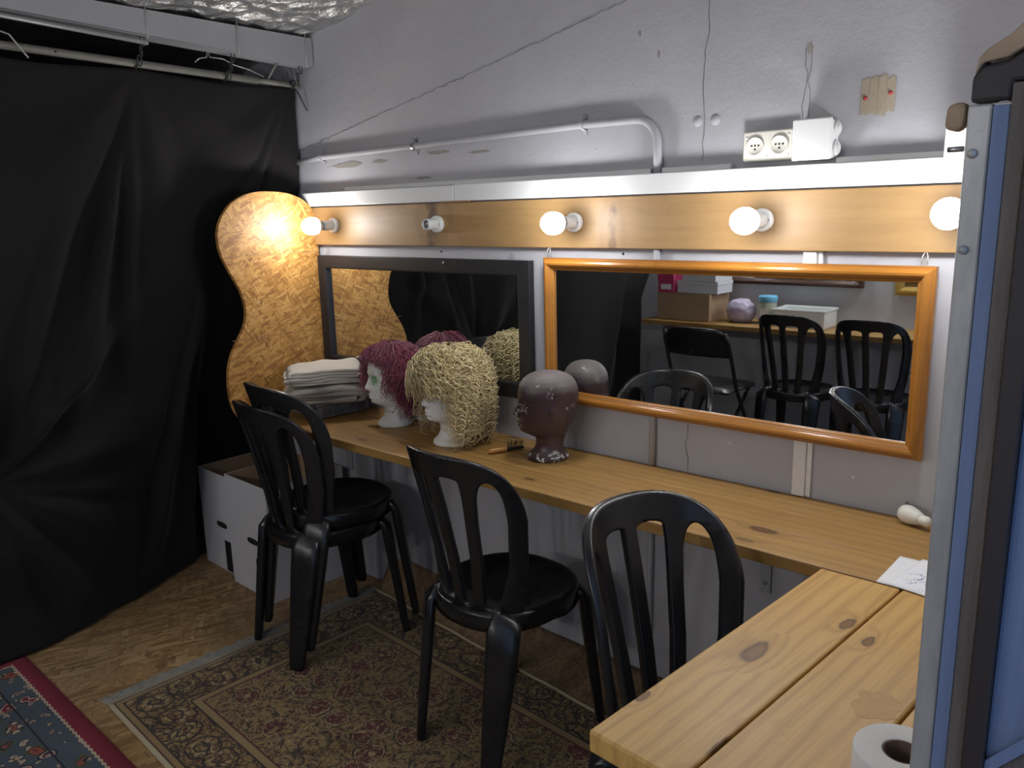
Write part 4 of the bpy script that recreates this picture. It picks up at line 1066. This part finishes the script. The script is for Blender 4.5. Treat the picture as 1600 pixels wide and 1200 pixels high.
o = MB().grid(rugpt(.6, .65, .0065, .0015, 2), 40, 30).build('pile', 'rug2', r2, True); s = o.modifiers.new('solid', 'SOLIDIFY'); s.thickness = .006
rnd = random.Random(9); fm = MB()
for k in range(420):
    y = -.65+1.3*rnd.random(); l = rnd.uniform(.02, .045); dy = rnd.uniform(-.02, .02)
    fm.add([(-.6, y-.001, .006), (-.6, y+.001, .006), (-.6-l, y+dy, .003+.006*rnd.random())], [(0, 1, 2)])
fm.build('fringe', 'palefringe', r2)['kind'] = 'stuff'
# faded carpet strip riding up the wall foot
st = thing('carpet_offcut', 'faded brown carpet strip riding up against the foot of the wall', 'carpet', (0, 0, 0))
def stp(u, v):
    x = -2.42 + u*1.75; y0 = interp([-2.42, -1.25, -.6], [-.085, -.205, -.26], x); zt = interp([-2.42, -2.1, -1.6, -.6], [.135, .115, .065, .05], x)
    y = y0 + (-.006-y0)*v; z = .012 + zt*v**1.7 + .003*mnoise.noise(Vector((x*8, v*3, 0)))
    if u < .05: z *= .9
    return (x, y, z)
o = MB().grid(stp, 60, 10).build('pile', 'carpetback', st, True); s = o.modifiers.new('solid', 'SOLIDIFY'); s.thickness = .006
MB().tube([stp(i/59, 0) for i in range(60)], .006, 6).build('bound_edge', 'cream', st, True)

# ------------------------------------------------------------------ opposite side of the room (seen in the mirror)
ob_ = thing('opposite_bench', 'wooden bench along the opposite wall, holding the cardboard box', 'bench', (-1.50, YO+.2, 0))
for k in range(3): plank(2.86, .1325, .03, 'plank', 'pinelong', ob_, (0, -.2+.003+.0665+k*.1330, DZ), pi)
for x in (-1.1, .2, 1.2):
    br = MB(); br.box((-.016, .0005, .46), (.016, .006, .7235)); br.box((-.016, .006, .7185), (.016, .30, .7235)); o = br.build('bracket', 'white', ob_, loc=(x, -.2, 0))
    MB().lathe([(0, .010), (.006, .009), (.007, .006)], 10, 'y', (0, 0, .49)).build('screw', 'wire', o)
kb = thing('cardboard_box', 'brown cardboard box on the opposite bench', 'box', (-2.66, -3.02, DZ), radians(3))
B((-.20, -.13, 0), (.20, .13, .175)).build('body', 'kraft', kb, bevel=.003)
B((-.20, .0, .1755), (.20, .131, .179)).build('flap', 'kraft', kb); B((-.20, -.131, .1755), (.20, -.003, .180)).build('flap', 'kraft', kb)
pk = thing('pink_shoebox', 'pink shoebox with a white label on the cardboard box', 'box', (-2.80, -3.0, DZ+.180), radians(2))
B((-.06, -.10, 0), (.06, .10, .085)).build('body', 'pink', pk, bevel=.002); B((-.063, -.103, .075), (.063, .103, .125)).build('lid', 'pink', pk, bevel=.002)
B((-.035, .1032, .02), (.045, .1045, .055)).build('label_sticker', 'plainpaper', pk)
for i, (w, z, x, nm) in enumerate([(.30, .180, -2.575, 'white shallow box on the brown cardboard box'), (.26, .260, -2.56, 'smaller white box on top of the shallow white box')]):
    t = thing('white_box', nm, 'box', (x, -3.02, DZ+z), radians(4*i+2)); B((-w/2, -.10, 0), (w/2, .10, .060)).build('body', 'whitecard', t, bevel=.002); B((-w/2-.003, -.103, .055), (w/2+.003, .103, .079)).build('lid', 'whitecard', t, bevel=.002)
def bagp(u, v):
    a = 2*pi*u; b = pi*(v-.5); r = 1+.10*mnoise.noise(Vector((cos(a)*cos(b)*2.2, sin(a)*cos(b)*2.2, sin(b)*2.2+4)))+.05*mnoise.noise(Vector((cos(a)*7, sin(a)*7, sin(b)*7)))
    return (.098*r*cos(a)*cos(b)**.8 if cos(b) > 0 else 0, .085*r*sin(a)*max(0, cos(b))**.8, max(.001, .072+.078*r*sin(b)))
tag(MB().grid(bagp, 40, 24, True).build('plastic_bag', 'bag', None, True, loc=(-2.30, -3.0, DZ)), 'crumpled lilac plastic bag on the opposite bench', 'bag')
jr = thing('lidded_jar', 'cloudy jar with a sky blue lid on the opposite bench', 'jar', (-2.13, -3.02, DZ))
MB().lathe([(.050, 0), (.055, .006), (.055, .13), (.050, .142)], 28).build('body', 'jar', jr, True); MB().lathe([(.057, .140), (.059, .144), (.059, .172), (.055, .178), (0, .178)], 28).build('lid', 'bluelid', jr, True)
B((-.03, .0545, .03), (.03, .0565, .10)).build('paper_label', 'plainpaper', jr)
ty = thing('white_tray', 'shallow white plastic tray on the opposite bench', 'tray', (-1.895, -3.03, DZ))
for (a, b, n) in (((-.15, -.10, 0), (.15, .10, .004), 'bottom'), ((-.16, .10, 0), (.16, .106, .105), 'wall'), ((-.16, -.106, 0), (.16, -.10, .105), 'wall'), ((-.16, -.10, 0), (-.154, .10, .105), 'wall'), ((.154, -.10, 0), (.16, .10, .105), 'wall')):
    B(a, b).build(n, 'white', ty, bevel=.001)
MB().tube([(-.166, -.112, .106), (.166, -.112, .106), (.166, .112, .106), (-.166, .112, .106)], .006, 6, closed=True).build('rim', 'white', ty)
mirror('framed_mirror', 'wide mirror in a dark walnut frame on the opposite wall', -2.62, -1.60, .985, 1.42, .04, .028, 'framedark', P_round, ny=-1)
mirror('framed_mirror', 'mirror in a gilded frame on the opposite wall', -1.42, -.62, .955, 1.42, .05, .028, 'framegold', P_round, ny=-1)

# ------------------------------------------------------------------ old door leaf at the doorway
dr = thing('old_door', 'old chipped blue door leaf with a grey steel edge standing open', 'door', (-.165, -1.262, 0))
Y0 = 0
def vbox(n, x0, x1, y0, y1, z0, z1, mat, bev=.001): return B((x0, y0, z0), (x1, y1, z1)).build(n, mat, dr, bevel=bev)
vbox('steel_edge', .004, .0215, 0, .024, .02, 1.572, 'steel', .002)
vbox('steel_flange', .004, .007, .024, .028, .02, 1.570, 'steel')
vbox('blue_strip', .0222, .034, -.003, .024, .02, 1.57, 'blue')
vbox('wood_stile', .0345, .047, -.006, .024, .02, 1.585, 'oldwood')
vbox('rubber_stop', .0475, .064, -.012, .024, 1.005, 1.60, 'darkwood', .002)
vbox('lower_stile', .0475, .064, -.006, .024, .02, 1.004, 'oldwood')
MB().prism([(.0645, 1.02), (.75, 1.9), (.75, 1.95), (.0645, 1.64)], lambda p: (p[0], -.002, p[1]), lambda p: (p[0], .022, p[1])).build('door_panel', 'blue', dr)
MB().prism([(.0645, .02), (.75, .02), (.75, 1.885), (.0645, 1.008)], lambda p: (p[0], -.002, p[1]), lambda p: (p[0], .022, p[1])).build('lower_panel', 'oldwood', dr)
MB().prism([(.0645, 1.006), (.75, 1.884), (.75, 1.901), (.0645, 1.021)], lambda p: (p[0], -.007, p[1]), lambda p: (p[0], -.0025, p[1])).build('diagonal_strip', 'blue', dr)
def lump(name, pts, y0, y1, mat, sd):
    mb = MB().prism(pts, lambda p: (p[0], y0, p[1]), lambda p: (p[0], y1, p[1])); o = mb.build(name, mat, dr, bevel=.003, seg=2, angle=20); return o
lump('broken_top', [(.006, 1.573), (.006, 1.592), (.012, 1.600), (.03, 1.602), (.06, 1.62), (.06, 1.601), (.0475, 1.601), (.047, 1.586), (.035, 1.586), (.034, 1.573)], -.004, .022, 'darkwood', 1)
lump('foam_filler', [(.008, 1.593), (.010, 1.606), (.016, 1.612), (.03, 1.620), (.045, 1.634), (.060, 1.646), (.12, 1.68), (.12, 1.655), (.06, 1.622), (.03, 1.604), (.013, 1.602)], -.006, .024, 'sprayfoam', 2)
lump('foam_crumb', [(-.013, 1.556), (-.012, 1.573), (-.004, 1.576), (.002, 1.574), (.001, 1.557), (-.005, 1.553)], .004, .022, 'sprayfoam', 3)
for z in (1.535, 1.46): MB().lathe([(0, -.003), (.0035, -.0025), (.004, 0)], 10, 'y', (.010, 0, z)).build('rivet', 'steel', dr, True)
MB().tube([(-.012, .018, 1.540), (.0, .018, 1.540)], .0022, 8).build('bolt', 'zinc', dr, True)
